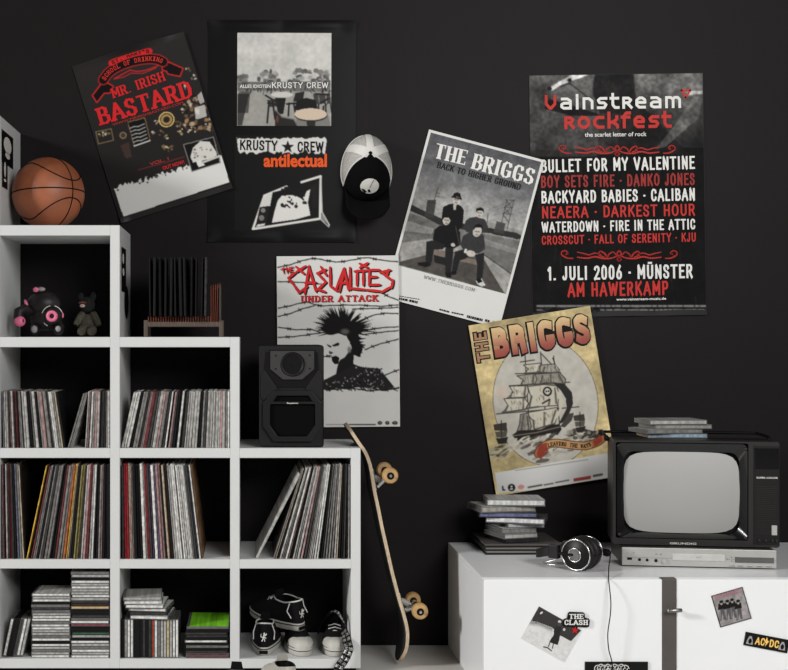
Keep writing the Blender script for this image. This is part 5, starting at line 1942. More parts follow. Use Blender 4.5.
def rimp(t):
    a = math.radians(t)
    ry_ = 36.5 if math.sin(a) > 0 else 30
    return (366.3 + 24.8 * math.cos(a), 172.5 - ry_ * math.sin(a))


def dome(r, t, off=0.0):
    rp_ = rimp(t)
    k = r ** 0.85 * (1 + off * 7)
    px, py = apex[0] + (rp_[0] - apex[0]) * k, apex[1] + (rp_[1] - apex[1]) * k
    d = 0.125 * math.sqrt(max(0, 1 - r * r)) + off
    y = CYW - d
    kk = (y - CY) / FPX if False else KC
    return ((px - 366) * kk, -d, (205 - py) * kk)


def bL(r): return 177 + 28 * r ** 2.6
def bR(r): return 363 - 28 * r ** 2.6


def dome_patch(t0, t1, n=18, m=12, off=0.0, r0=0.0, r1=1.0):
    mb = MB()
    rows = []
    for i in range(m + 1):
        r = r0 + (r1 - r0) * i / m
        a, b = t0(r), t1(r)
        rows.append([dome(r, a + (b - a) * j / n, off) for j in range(n + 1)])
    mb.loft(rows, False, False, False)
    return mb


def mesh_cloth():
    m = mat('white_cap_mesh', (158, 156, 151), 0.8, var=0.05)
    nt = m.node_tree
    b = nt.nodes['Principled BSDF']
    tc = [n for n in nt.nodes if n.type == 'TEX_COORD'][0]
    v = nt.nodes.new('ShaderNodeTexVoronoi')
    v.inputs['Scale'].default_value = 420
    nt.links.new(tc.outputs['Object'], v.inputs['Vector'])
    rp2 = nt.nodes.new('ShaderNodeValToRGB')
    rp2.color_ramp.elements[0].color = lin((96, 94, 91))
    rp2.color_ramp.elements[1].color = lin((178, 176, 171))
    rp2.color_ramp.elements[0].position = 0.15
    rp2.color_ramp.elements[1].position = 0.5
    nt.links.new(v.outputs['Distance'], rp2.inputs['Fac'])
    nt.links.new(rp2.outputs[0], b.inputs['Base Color'])
    return m


M_meshcap = mesh_cloth()
M_captape = mat('white_cap_tape', (204, 202, 197), 0.8, var=0.06)
M_capblk = mat('black_cap_foam', (6, 6, 7), 0.9, var=0.15, bump=0.2, bscale=500, spec=0.1)
o = dome_patch(lambda r: bR(r) - 360, lambda r: bL(r), 30, 14)
o = o.build('mesh_crown', M_meshcap, cap, smooth=60)
sd = o.modifiers.new('cloth', 'SOLIDIFY')
sd.thickness = 0.0015
o = dome_patch(lambda r: bL(r), lambda r: bR(r), 24, 14, 0.002).build('front_panel', M_capblk, cap, smooth=60)
sd = o.modifiers.new('cloth', 'SOLIDIFY')
sd.thickness = 0.002
for tt in (90, 38, 142):
    w = 7.0
    MBt = dome_patch(lambda r, tt=tt: tt - w / max(r, .12), lambda r, tt=tt: tt + w / max(r, .12), 6, 18, 0.0042, 0.06, 1.0)
    o = MBt.build('seam_tape', M_captape, cap, smooth=60)
for f in (bL, bR):
    MB().tube([dome(r, f(r), 0.002) for r in [i / 16 for i in range(17)]], 0.0034, 8).build('seam_piping', M_captape, cap, smooth=60)
MB().tube([dome(1.0, t, 0.0) for t in range(-28, 209, 6)], 0.004, 8).build('edge_binding', M_captape, cap, smooth=60)
MB().ball(dome(0.0, 0, 0.003), 0.0062, (1, .7, 1), 12, 8).build('button', M_capblk, cap, smooth=60)
# brim
rows = []
for i in range(9):
    f = i / 8
    row = []
    for j in range(17):
        g = j / 16
        t = 207 + (333 - 207) * g
        a = rimp(t)
        ox = 366.5 + 21.5 * math.copysign(abs(2 * g - 1) ** 1.0, 2 * g - 1)
        oy = 221.5 - 13 * abs(2 * g - 1) ** 3.2
        px, py = a[0] + (ox - a[0]) * f, a[1] * (1 - f) + oy * f
        bulge = 0.030 * (1 - (2 * g - 1) ** 2)
        d = 0.012 + 0.05 * f ** 0.8 + bulge * (0.5 + 0.5 * f)
        row.append(((px - 366) * KC, -d, (205 - py) * KC))
    rows.append(row)
o = MB().loft(rows, False, False, False).build('brim', M_capblk, cap, smooth=60)
sd = o.modifiers.new('cloth', 'SOLIDIFY')
sd.thickness = 0.003
# emblem patch on the front panel


def dome_px(px, py, off):
    best = None
    for t in range(180, 361, 3):
        rp_ = rimp(t)
        d1 = (rp_[0] - apex[0], rp_[1] - apex[1])
        d2 = (px - apex[0], py - apex[1])
        cr = abs(d1[0] * d2[1] - d1[1] * d2[0])
        if d1[0] * d2[0] + d1[1] * d2[1] < 0:
            continue
        k = (d1[0] * d2[0] + d1[1] * d2[1]) / (d1[0] ** 2 + d1[1] ** 2)
        if best is None or cr < best[0]:
            best = (cr, t, k)
    r = min(0.99, max(0, best[2]) ** (1 / .85))
    d = 0.125 * math.sqrt(1 - r * r) + off
    return ((px - 366) * KC, -d, (205 - py) * KC)


def dome_blob(outline, off, name, m):
    cx = sum(p[0] for p in outline) / len(outline)
    cy = sum(p[1] for p in outline) / len(outline)
    rings = [[dome_px(cx + (p[0] - cx) * k, cy + (p[1] - cy) * k, off) for p in outline] for k in (0.02, .35, .7, 1.0)]
    return MB().loft(rings, True, True, False).build(name, m, cap)


em = dome_blob([(367.0 + 9.2 * math.cos(a) * (1 if math.cos(a) > 0 else 1.0), 189.4 - 6.8 * math.sin(a)) for a in [2 * math.pi * k / 28 for k in range(28)]], 0.010, 'emblem_patch', M_captape)
for pts in ([(359, 191.5), (362, 192.4), (364.5, 194.8), (362.5, 195.6), (360.5, 194)], [(365.2, 192.8), (367.2, 192.4), (368.6, 195.4), (366, 195)]):
    dome_blob(pts, 0.0115, 'emblem_print', I_black)
mbp = MB().tube([dome_px(x, y, 0.0115) for x, y in ((370.8, 183.8), (369, 187), (367.2, 191.2))], 0.0009, 5).build('emblem_print', I_black, cap)

# ------------------------------------------------------------------ loudspeaker
LY = -0.345
M_spk = mat('dark_speaker_plastic', (22, 21, 21), 0.5, var=0.1, bump=0.05, bscale=900, spec=0.2)
LZ = shelf_z(2)
KS = (LY - CY) / FPX
sp = thing('loudspeaker', 'black bookshelf loudspeaker with round tweeter standing on the white shelf', 'speaker', (wx(291.6, LY), LY, LZ))


def ls(px, py): return ((px - 291.6) * KS, (446.0 - py) * KS)


def lpoly(*a): return [ls(a[i], a[i + 1]) for i in range(0, len(a), 2)]


zP = lambda *a: [ls(250 + a[i] / 5.588, 335 + a[i + 1] / 5.588) for i in range(0, len(a), 2)]
hw, hh = 32.3 * KS, 102.6 * KS
# cabinet with bowed front
rings = []
for y, ins in ((0.0, 0.003), (0.004, 0.0), (0.21, 0.0), (0.213, 0.003)):
    rings.append([(p[0], y, p[1]) for p in rrect(-hw + ins, hw - ins, 0.0005 + ins * .3, hh - ins, 0.010)])
MB().loft(rings).build('cabinet', M_black, sp, smooth=40)
MB().prism(zP(52, 52, 408, 52, 412, 90, 405, 600, 395, 612, 62, 612, 52, 600), -0.006, 0.0).build('front_baffle', M_spk, sp, bevel=0.002)
MB().prism(zP(90, 75, 375, 75, 385, 185, 310, 285, 150, 285, 78, 185), -0.009, -0.006).build('recess_panel', M_deep, sp)
tw = MB().prism(zP(113, 80, 358, 80, 358, 182, 290, 240, 183, 240, 113, 182), -0.015, -0.009).build('tweeter_plate', mat('grey_moulding', (54, 52, 52), 0.5, var=0.1, spec=0.25), sp, bevel=0.0015)
cc = ls(250 + 237 / 5.588, 335 + 155 / 5.588)
r_ = 60 / 5.588 * KS
MB().lathe([(r_ * 1.15, -0.015), (r_ * 1.05, -0.020), (r_ * .92, -0.019), (r_ * .84, -0.0155)], (cc[0], 0, cc[1]), 'y', 32, False).build('tweeter_ring', M_spk, sp, smooth=50)
MB().lathe([(r_ * .9, -0.0165), (r_ * .4, -0.0155), (0.002, -0.0175)], (cc[0], 0, cc[1]), 'y', 32).build('tweeter_cone', M_deep, sp, smooth=50)
for (x, y) in ((143, 107), (143, 180), (332, 104), (332, 178)):
    a = ls(250 + x / 5.588, 335 + y / 5.588)
    MB().lathe([(0.0026, -0.0152), (0.0024, -0.0168), (0.0008, -0.0168)], (a[0], 0, a[1]), 'y', 12).build('screw', M_deep, sp)
for (x, y) in ((95, 82), (372, 84)):
    a = ls(250 + x / 5.588, 335 + y / 5.588)
    MB().lathe([(0.0042, -0.006), (0.0038, -0.009), (0.001, -0.0095)], (a[0], 0, a[1]), 'y', 14).build('screw', M_spk, sp, smooth=50)
for sgn in (0, 1):
    pts = (82, 185, 150, 285, 150, 300, 75, 360, 62, 340, 62, 215) if sgn == 0 else (382, 185, 312, 285, 312, 300, 392, 360, 404, 340, 404, 215)
    MB().prism(zP(*pts), -0.013, -0.006).build('side_facet', M_spk, sp, bevel=0.002)
octo_o = zP(130, 300, 340, 300, 400, 370, 402, 500, 345, 585, 130, 585, 72, 500, 72, 370)
octo_i = zP(150, 330, 325, 330, 362, 385, 362, 495, 320, 555, 155, 555, 112, 495, 112, 385)
frame_loft(MB(), octo_o, octo_i, -0.020, -0.004).build('woofer_surround', M_black, sp, bevel=0.002)
MB().prism(zP(152, 334, 322, 334, 358, 388, 358, 492, 318, 552, 157, 552, 116, 492, 116, 388), -0.012, -0.0065).build('woofer_grille', mat('black_grille_cloth', (5, 5, 6), 0.9, var=0.2, vscale=700, bump=0.3, bscale=900, spec=0.1), sp)
MB().prism(zP(110, 362, 360, 362, 358, 376, 112, 376), -0.0215, -0.012).build('name_bar', M_black, sp, bevel=0.001)
a, b = ls(250 + 205 / 5.588, 335 + 374 / 5.588), ls(250 + 268 / 5.588, 335 + 374 / 5.588)
ltext(sp, 'Panasonic', a[0], b[0], a[1], 0.0048, -0.0219, I_white, 'brand_lettering', 0.02)
for sx_ in (-1, 1):
    for yy in (0.02, 0.19):
        MB().lathe([(0.008, 0.0), (0.008, 0.0006)], (sx_ * (hw - 0.02), yy, 0), 'z', 12).build('foot', M_deep, sp)

# ------------------------------------------------------------------ sneakers
def shoe_outline(z, k_front, width=1.0, ins=0.0, L=0.275, n=36):
    """closed outline in xy at height z; k_front 0..1 = how far the front reaches"""
    pts = []
    Lf = L * k_front
    for i in range(n):
        a = 2 * math.pi * i / n
        cy = -math.cos(a)                      # -1 heel .. 1 toe
        y = (cy + 1) / 2 * Lf
        w = math.sin(a)
        t = y / L
        wid = (0.034 + 0.016 * math.sin(min(1, max(0, (t - .1) / .85)) * math.pi * .62)) * width
        sh = abs(w) ** 0.72
        pts.append((math.copysign(sh, w) * (wid - ins), y + (ins if cy < 0 else -ins) * abs(cy), z))
    return pts


def sneaker(label, loc, rot, canvas, stripe=True, toecap=False, emblem=False, piping=None, rubber=None, laces=True, lining=None):
    rubber = rubber or M_rubber
    t = thing('sneaker', label, 'shoe', loc, rot, 'sneakers in and before the shelf')
    MB().loft([shoe_outline(0.0005, 1, 1.0, 0.003), shoe_outline(0.004, 1, 1.03), shoe_outline(0.026, 1, 1.02), shoe_outline(0.028, 1, 1.0, 0.003)]).build('sole', rubber, t, smooth=50)
    if stripe:
        P2 = shoe_outline(0.0205, 1, 1.035)
        MB().tube(P2 + [P2[0]], 0.0016, 6, cap=False).build('sole_stripe', M_deep, t, smooth=60)
    lv = [(0.026, .985, 1.0, 0.001), (0.040, .97, 1.0, 0.0), (0.052, .90, .96, 0.001), (0.062, .80, .9, 0.002), (0.072, .66, .84, 0.002), (0.082, .54, .78, 0.002), (0.092, .45, .74, 0.001)]
    up = [shoe_outline(z, k, w, i) for (z, k, w, i) in lv]
    # heel rises a little at the back of the collar
    top = [(p[0], p[1], p[2] + 0.012 * max(0, 1 - p[1] / 0.05)) for p in up[-1]]
    up[-1] = top
    inn = [(p[0] * .86, 0.004 + p[1] * .93, p[2] - 0.002) for p in top]
    inn2 = [(p[0] * .8, 0.008 + p[1] * .88, 0.045) for p in top]
    u = MB().loft(up, True, True, False).build('upper', canvas, t, smooth=60)
    MB().loft([top, inn, inn2], True, False, True).build('lining', lining or M_deep, t, smooth=60)
    if piping:
        MB().tube(top + [top[0]], 0.0024, 6, cap=False).build('collar_piping', piping, t, smooth=60)
        for sg in (-1, 1):
            MB().tube([(sg * 0.026, 0.022, 0.096), (sg * 0.034, 0.03, 0.07), (sg * 0.033, 0.012, 0.05)], 0.0018, 6).build('side_piping', piping, t, smooth=60)
    # tongue and laces
    tg = [(-0.018, 0.112, 0.094), (0.018, 0.112, 0.094), (0.021, 0.150, 0.078), (-0.021, 0.150, 0.078)]
    tg2 = [(p[0] * .8, p[1] - 0.004, p[2] + 0.022) for p in tg[:2]]
    MB().loft([[tg2[0], tg2[1], (tg2[1][0], tg2[1][1] + .005, tg2[1][2]), (tg2[0][0], tg2[0][1] + .005, tg2[0][2])],
               [tg[0], tg[1], (tg[1][0], tg[1][1] + .006, tg[1][2]), (tg[0][0], tg[0][1] + .006, tg[0][2])]]).build('tongue', canvas, t)
    if laces:
        for k in range(4):
            y = 0.132 + k * 0.018
            z = 0.0905 - k * 0.0085
            MB().tube([(-0.024, y, z - 0.006), (0, y + 0.003, z + 0.002), (0.024, y, z - 0.006)], 0.0024, 6).build('lace', piping or M_whitecloth, t, smooth=60)
    if toecap:
        base = 0.205
        rings = []
        for (z, sc) in ((0.022, 1.04), (0.036, 1.035), (0.047, .97), (0.055, .84), (0.060, .6), (0.0615, .2)):
            full = shoe_outline(z, .99, 1.02, 0.0)
            ring = []
            for p in full:
                y = max(p[1], base)
                if p[1] < base:
                    ring.append((p[0] * 0.98 * sc, base, z))
                else:
                    ring.append((p[0] * sc, base + (y - base) * sc + 0.002, z))
            rings.append(ring)
        MB().loft(rings, True, False, True).build('toe_cap', rubber, t, smooth=60)
        P2 = [p for p in shoe_outline(0.0305, .998, 1.06) if p[1] > base - 0.01]
        P2.sort(key=lambda p: math.atan2(p[1] - base, p[0]))
        MB().tube(P2, 0.0013, 6).build('toe_stripe', M_deep, t, smooth=60)
    if emblem:
        # rampant animal figure on the heel
        fig = [((0, .9), (.25, 1), (.3, .75), (.05, .7)), ((-.05, .75), (.25, .7), (.15, .3), (-.1, .35)), ((.1, .65), (.6, .9), (.65, .75), (.15, .5)), ((.1, .5), (.5, .45), (.5, .32), (.1, .4)),
               ((-.1, .4), (.12, .4), (-.25, .0), (-.4, .05)), ((0, .38), (.18, .35), (.35, .02), (.2, 0)), ((-.08, .5), (-.12, .38), (-.55, .5), (-.5, .85), (-.4, .84), (-.42, .55))]
        mb = MB()
        for pl in fig:
            mb.add([(p[0] * 0.017, -0.0022 + 0.0 * p[1], 0.046 + p[1] * 0.030) for p in pl], [tuple(range(len(pl)))])
        mb.build('heel_emblem', M_whitecloth, t, loc=(0, -0.001, 0))
        MB().box(-0.014, 0.014, -0.0035, 0.003, 0.006, 0.017).build('heel_tab', M_deep, t, bevel=0.002)
    return t


zs = shelf_z(4)
sneaker('black canvas sneaker with white heel emblem standing on the shelf, heel outwards', (wx(263.5, -0.335), -0.335, zs + 0.0004), (0, 0, math.radians(-4)),
        M_canvas, emblem=True, piping=M_whitecloth)
sneaker('black canvas sneaker with white heel emblem lying tilted on top of the other sneakers', (wx(303, -0.27), -0.275, zs + 0.066), (math.radians(4), math.radians(-10), math.radians(34)),
        M_canvas, emblem=True, piping=M_whitecloth)
sneaker('black sneaker with white rubber toe cap under the tilted sneaker', (wx(291, -0.115), -0.115, zs + 0.0004), (0, 0, math.radians(180 + 8)), M_canvas, toecap=True).scale = (.85, .86, .86)
sneaker('black sneaker with white rubber toe cap beside the studded belt', (wx(333.5, -0.115), -0.115, zs + 0.0004), (0, 0, math.radians(180 - 2)), M_canvas, toecap=True).scale = (.85, .86, .86)
sneaker('pale canvas sneaker on the floor before the shelf with sneakers', (wx(291, -0.68), -0.70, 0.0004), (0, 0, math.radians(12)),
        mat('pale_canvas', (176, 172, 162), 0.85, var=0.1, vscale=200, bump=0.2, bscale=800), laces=True)
sneaker('black sneaker with grey lining on the floor before the green CD case', (wx(229.5, -0.78), -0.80, 0.0004), (0, 0, math.radians(-10)), M_canvas, piping=M_black2,
        lining=mat('grey_lining', (120, 118, 116), 0.9, var=0.1), laces=False)

# ------------------------------------------------------------------ studded belt
belt = thing('studded_belt', 'black belt with rows of silver pyramid studs hanging over the shelf edge', 'belt', (wx(343, -0.38), -0.38, wz(690, -0.38)))
BP = [(318, 633, -0.21), (322, 622, -0.22), (329, 613.5, -0.24), (336, 613, -0.27), (341.5, 621, -0.31), (344.5, 632, -0.345), (347.5, 643, -0.378), (348.5, 650, -0.388), (344, 660, -0.392), (338.5, 669, -0.395), (335, 688, -0.395)]
path = smooth_path([(wx(a, y), y, wz(b, y)) for a, b, y in BP], 6)
o3 = Vector(belt.location)
rows_f, rows_b, fr = [], [], []
for i, p in enumerate(path):
    d = (path[min(i + 1, len(path) - 1)] - path[max(i - 1, 0)]).normalized()
    f = i / (len(path) - 1)
    k = min(1, max(0, (f - .42) / .22))
    wv = Vector((0, 1, 0)) * (1 - k) + Vector((-d.z, 0, d.x)).normalized() * (-1) * k
    wv = (wv - d * wv.dot(d)).normalized()
    n = d.cross(wv).normalized()
    if n.y > 0 and k > .5:
        n = -n
    if k <= .5 and n.z < 0 and f < .4:
        n = -n
    fr.append((p, d, wv, n))
prev = None
rings = []
for (p, d, wv, n) in fr:
    if prev is not None and n.dot(prev) < 0:
        n = -n
    prev = n
    h = 0.0145
    rings.append([tuple(p - o3 + wv * h + n * .0015), tuple(p - o3 - wv * h + n * .0015), tuple(p - o3 - wv * h - n * .0015), tuple(p - o3 + wv * h - n * .0015)])
MB().loft(rings).build('strap', M_deep, belt)
L = 0
last = -1
acc = 0.0
for i in range(14, len(fr) - 1):
    p, d, wv, n = fr[i]
    acc += (fr[i][0] - fr[i - 1][0]).length
    if acc < 0.0128:
        continue
    acc = 0
    nn = n if n.y <= 0 or abs(n.y) < .3 else -n
    for sg in (-1, 1):
        c0 = p - o3 + wv * (sg * 0.007) + nn * 0.0015
        a, b = wv * 0.0058, d * 0.0058
        vs_ = [tuple(c0 + a + b), tuple(c0 - a + b), tuple(c0 - a - b), tuple(c0 + a - b), tuple(c0 + nn * 0.006)]
        MB().add(vs_, [(0, 1, 4), (1, 2, 4), (2, 3, 4), (3, 0, 4), (3, 2, 1, 0)]).build('stud', M_chrome, belt)

# ------------------------------------------------------------------ skateboard leaning on the shelf side
KY = -0.345
BY = -0.2475
prof = [(347.6, 426.5), (352.5, 434), (358.5, 443.5), (364.8, 452.5), (368.8, 462), (371.2, 472), (374.2, 491), (378, 509), (381.8, 528), (386.4, 548.5), (391, 569), (395, 585), (399, 600), (403.2, 614), (406.4, 627), (407.4, 637), (406.4, 650), (403.6, 659.5), (401, 667.5)]
skate = thing('skateboard', 'worn skateboard with yellowed wheels leaning upright against the shelf side', 'skateboard', (wx(401, KY), BY, 0.0))
pth = smooth_path([(wx(a, KY), 0, wz(b, KY)) for a, b in prof], 4)
pth = [Vector((p.x - skate.location.x, 0, p.z + 0.002)) for p in pth]
SLn = [0]
for i in range(len(pth) - 1):
    SLn.append(SLn[-1] + (pth[i + 1] - pth[i]).length)


def deck(t0, t1, m, name, grow=0.0):
    rings = []
    for i, p in enumerate(pth):
        d = (pth[min(i + 1, len(pth) - 1)] - pth[max(i - 1, 0)]).normalized()
        n = Vector((d.z, 0, -d.x))               # towards the left (grip side)
        if n.x > 0:
            n = -n
        e = min(SLn[i], SLn[-1] - SLn[i])
        hw_ = 0.0975
        if e < 0.095:
            hw_ = 0.0975 * max(0.22, math.sqrt(max(0, 1 - ((0.095 - e) / 0.098) ** 2)))
        hw_ += grow
        rings.append([tuple(p + n * t0 + Vector((0, -hw_, 0))), tuple(p + n * t1 + Vector((0, -hw_, 0))),
                      tuple(p + n * t1 + Vector((0, hw_, 0))), tuple(p + n * t0 + Vector((0, hw_, 0)))])
    return MB().loft(rings).build(name, m, skate, smooth=40)


deck(-0.006, 0.0045, mat('maple_deck_edge', (184, 164, 138), 0.6, var=0.25, vscale=25, stretch=(20, 1, 3)), 'deck')
deck(0.0045, 0.006, mat('grip_tape', (12, 12, 13), 0.95, var=0.2, vscale=300, bump=0.4, bscale=1200), 'grip_tape', -0.001)
M_wheel = mat('yellowed_urethane', (178, 142, 92), 0.5, var=0.2, vscale=40)
for (wxp, wyp, dxp, dyp, sl) in ((390.4, 475.8, 373.0, 483.0, 0), (420.2, 611.6, 401.0, 609.5, 1)):
    W0 = Vector((wx(wxp, KY) - skate.location.x, 0, wz(wyp, KY)))
    D0 = Vector((wx(dxp, KY) - skate.location.x, 0, wz(dyp, KY)))
    d = Vector((0.16, 0, -0.98)) if sl == 0 else Vector((0.25, 0, -0.96))
    d.normalize()
    n = Vector((-d.z, 0, d.x))
    if n.x < 0:
        n = -n
    tr = MB()
    A = D0 + n * 0.006
    pl = [A - d * 0.038, A + d * 0.038, A + d * 0.034 + n * 0.009, A - d * 0.034 + n * 0.009]
    tr.loft([[(p.x, -0.026, p.z) for p in pl], [(p.x, 0.026, p.z) for p in pl]])
    tk = tr.build('truck_base', M_steel, skate, bevel=0.002)
    # hanger
    hg = MB()
    piv = A + d * 0.026 + n * 0.012
    hg.tube([tuple(piv), tuple((piv + W0) / 2 + n * 0.004), tuple(W0)], [0.009, 0.012, 0.010], 10)
    hg.tube([(W0.x, -0.064, W0.z), (W0.x, -0.02, W0.z), (W0.x, 0.02, W0.z), (W0.x, 0.064, W0.z)], [0.007, 0.011, 0.011, 0.007], 10)
    hg.build('hanger', M_chrome, tk, smooth=60)
    kp = A - d * 0.006 + n * 0.006
    MB().tube([tuple(kp), tuple(kp + n * 0.022 + d * 0.016)], [0.010, 0.011], 12).build('bushing', mat('worn_bushing', (150, 148, 142), 0.5), tk, smooth=50)
    MB().tube([tuple(kp + n * 0.022 + d * 0.016), tuple(kp + n * 0.032 + d * 0.023)], [0.006, 0.005], 6).build('kingpin_nut', M_chrome, tk)
    MB().tube([(W0.x, -0.112, W0.z), (W0.x, 0.112, W0.z)], 0.004, 10).build('axle', M_chrome, skate, smooth=50)
    for sg in (-1, 1):
        r = 0.0262
        yc = sg * 0.0875
        wh = MB().lathe([(0.011, -0.016), (r * .84, -0.016), (r * .97, -0.010), (r, 0), (r * .97, 0.010), (r * .84, 0.016), (0.011, 0.016)], (W0.x, yc, W0.z), 'y', 28, False).build('wheel', M_wheel, skate, smooth=50)
        for s2 in (-1, 1):
            MB().lathe([(0.0118, s2 * 0.0164), (0.0115, s2 * 0.013), (0.004, s2 * 0.013)], (W0.x, yc, W0.z), 'y', 20).build('bearing', M_deep, wh, smooth=40)
            MB().lathe([(0.0055, s2 * 0.013), (0.0052, s2 * 0.0185), (0.001, s2 * 0.0185)], (W0.x, yc, W0.z), 'y', 6).build('axle_nut', M_steel, wh)
        for q in ((-0.012), (0.012)):
            pass

# ------------------------------------------------------------------ low bench
BF = -0.66
BT = wz(577.8, BF)
def bx(px): return wx(px, BF)
def bzp(py): return wz(py, BF)


X0, X1 = bx(482.4), bx(905)
bench = thing('tv_bench', 'low white lacquered bench with two doors standing against the dark wall', 'cabinet', ((X0 + X1) / 2, BF / 2, 0))
bl = Vector(bench.location)


def bpart(name, x0, x1, y0, y1, z0, z1, m=M_bench, bev=0.0012, par=None):
    return MB().box(x0 - bl.x, x1 - bl.x, y0 - bl.y, y1 - bl.y, z0, z1).build(name, m, par or bench, bevel=bev, seg=2)


bpart('top_panel', X0, X1, BF, -0.003, BT - 0.018, BT)
bpart('side_panel', X0, X0 + 0.018, BF + 0.0, -0.003, 0.0005, BT - 0.0185)
bpart('side_panel', X1 - 0.018, X1, BF + 0.0, -0.003, 0.0005, BT - 0.0185)
bpart('bottom_panel', X0 + 0.0185, X1 - 0.0185, BF + 0.02, -0.003, 0.03, 0.046)
bpart('back_panel', X0 + 0.0185, X1 - 0.0185, -0.012, -0.004, 0.05, BT - 0.02)
d1 = bpart('door', X0 + 0.0005, bx(660.0), BF - 0.019, BF - 0.001, 0.012, BT - 0.0012)
d2 = bpart('door', bx(674.4), X1 - 0.0005, BF - 0.019, BF - 0.001, 0.012, BT - 0.0012)
M_strip = mat('dark_anodised_strip', (84, 79, 75), 0.45, 0.35, var=0.06)
bpart('centre_strip', bx(660.2), bx(674.2), BF - 0.021, BF - 0.001, 0.012, BT - 0.0008, M_strip)
bpart('strip_cap', bx(659.4), bx(674.2), BF - 0.0205, BF + 0.006, BT + 0.0002, BT + 0.0014, M_strip, 0.0004)
hx0, hx1 = bx(662.6) - bl.x, bx(677) - bl.x
hz = bzp(607.4)
hy = BF - 0.045 - bl.y
lv = MB().tube([(hx0, hy, hz), (hx0 + 0.002, hy, hz), (hx1 - 0.002, hy, hz + 0.001), (hx1, hy, hz + 0.001)], [0.004, 0.006, 0.006, 0.004], 12).build('lever_handle', M_steel, bench, smooth=50)
MB().tube([((hx0 + hx1) / 2 + 0.006, BF - 0.02 - bl.y, hz), ((hx0 + hx1) / 2 + 0.006, hy, hz)], 0.004, 10).build('lever_stem', M_steel, lv, smooth=50)

# ---- prints stuck on the bench front
FY = BF - 0.0195
zQ, zR = zpt(515, 595, 8.93), zpt(700, 580, 7.443)
s = Sheet('postcard', 'tilted grey postcard of a figure in a dark dress stuck on the white bench door', 'postcard', zQ(212, 95), zQ(598, 312), zQ(30, 372), FY)
s.paper(mat('postcard_stock', (222, 221, 217), 0.5, var=0.02), n=6)
c = s.canvas(3.0, (206, 206, 204), 0.5, 0.5, s.W - .5, s.H - .5)
q_ = lambda *a: [zQ(a[i], a[i + 1]) for i in range(0, len(a), 2)]
c.poly(q_(212, 97, 590, 315, 500, 412, 400, 360, 330, 290, 200, 240, 118, 232), (58, 56, 55))
for k in range(6):
    c.line([zQ(118 + k * 2, 240 + k * 6), zQ(210, 250 + k * 6), zQ(330, 300 + k * 6)], 1.2, (110 + 16 * k,) * 3, 0.7)
c.ell(zQ(235, 158), .9, 1.7, (206, 205, 202), rot=20).ell(zQ(188, 243), 1.2, 1.2, (110, 109, 107)).ell(zQ(150, 222), 1.0, 1.0, (104, 103, 101)).ell(zQ(438, 308), 1.2, 1.4, (190, 189, 186)).ell(zQ(397, 238), 1.6, 1.5, (198, 196, 192))
c.poly(q_(345, 318, 368, 280, 402, 268, 415, 300, 402, 350, 395, 400, 380, 446, 345, 436, 305, 418, 320, 390, 345, 355), (42, 41, 41))
c.ell(zQ(395, 262), 1.8, 2.0, (70, 68, 67))
c.line([zQ(310, 425), zQ(298, 458)], 1.0, (60, 58, 57)).line([zQ(342, 436), zQ(332, 475)], 1.0, (60, 58, 57))
c.line([zQ(255, 462), zQ(290, 470), zQ(325, 498)], 1.1, (40, 39, 39))
c.noise(2, 0.06, 2)
c.build('printed_photo', P_matte, 0.0006)

# name magnet
mg = thing('magnet', 'black band name magnet with white lettering and red star over the postcard corner', 'magnet', (bx(574.5), FY - 0.002, bzp(626)))
KB = (FY - CY) / FPX
mq = lambda x, y: ((515 + x / 8.93 - 574.5) * KB, (626 - (595 + y / 8.93)) * KB)
outl = [(455, 145), (468, 134), (590, 138), (604, 150), (607, 185), (640, 196), (650, 210), (645, 262), (632, 272), (420, 262), (406, 250), (412, 205), (425, 195), (448, 190)]
MB().prism([mq(*p) for p in outl], -0.004, 0.0).build('magnet_body', I_black, mg, bevel=0.001)
a, b = mq(462, 196), mq(592, 198)
ltext(mg, 'THE', a[0], b[0], a[1], 0.0145, -0.0046, I_white, 'lettering', style='serif', th=(.26, .16), gap=.06, serif=.1)
a, b = mq(420, 250), mq(632, 256)
ltext(mg, 'CLASH', a[0], b[0], a[1], 0.0150, -0.0046, I_white, 'lettering', style='serif', th=(.26, .16), gap=.06, serif=.1)
sc_ = mq(518, 300)
pts = []
for i in range(10):
    r = 0.0105 if i % 2 == 0 else 0.0045
    an = math.radians(36 * i + 8)
    pts.append((sc_[0] + r * math.sin(an), sc_[1] + r * math.cos(an)))
MB().prism(pts, -0.0028, -0.0002).build('star', I_red, mg)
MB().prism([mq(535, 262), mq(548, 262), mq(535, 285), mq(522, 285)], -0.0027, -0.0003).build('star_link', I_black, mg)

# band photo card
s = Sheet('photo_card', 'small square grey card of four long haired figures with pink lettering on the bench door', 'card', zR(82, 118), zR(316, 50), zR(152, 354), FY)
s.paper(mat('dark_card_edge', (44, 42, 42), 0.5), n=6)
c = s.canvas(3.2, (142, 137, 137), 1.0, 1.0, s.W - 1, s.H - 1)
c.noise(3, 0.2, 2)
r_q = lambda *a: [zR(a[i], a[i + 1]) for i in range(0, len(a), 2)]
for i, (x, y) in enumerate(((155, 165), (200, 160), (235, 150), (280, 160))):
    c.poly(r_q(x - 22, y + 60, x - 20, y + 14, x, y, x + 24, y + 8, x + 30, y + 46), (26, 25, 25))
    c.ell(zR(x + 2, y + 8), 1.4, 1.9, (150, 144, 140))
    c.ell(zR(x + 2, y - 4), 1.9, 1.4, (24, 23, 23))
    c.poly(r_q(x - 10, y + 52, x + 24, y + 46, x + 36, y + 128, x + 22, y + 132, x + 10, y + 80, x + 4, y + 138, x - 10, y + 140), (74, 72, 74), 0.85)
    c.line([zR(x - 6, y + 60), zR(x - 2, y + 130)], 0.6, (170, 166, 166), 0.7)
c.blur(1)
c.build('printed_photo', P_matte, 0.0006)
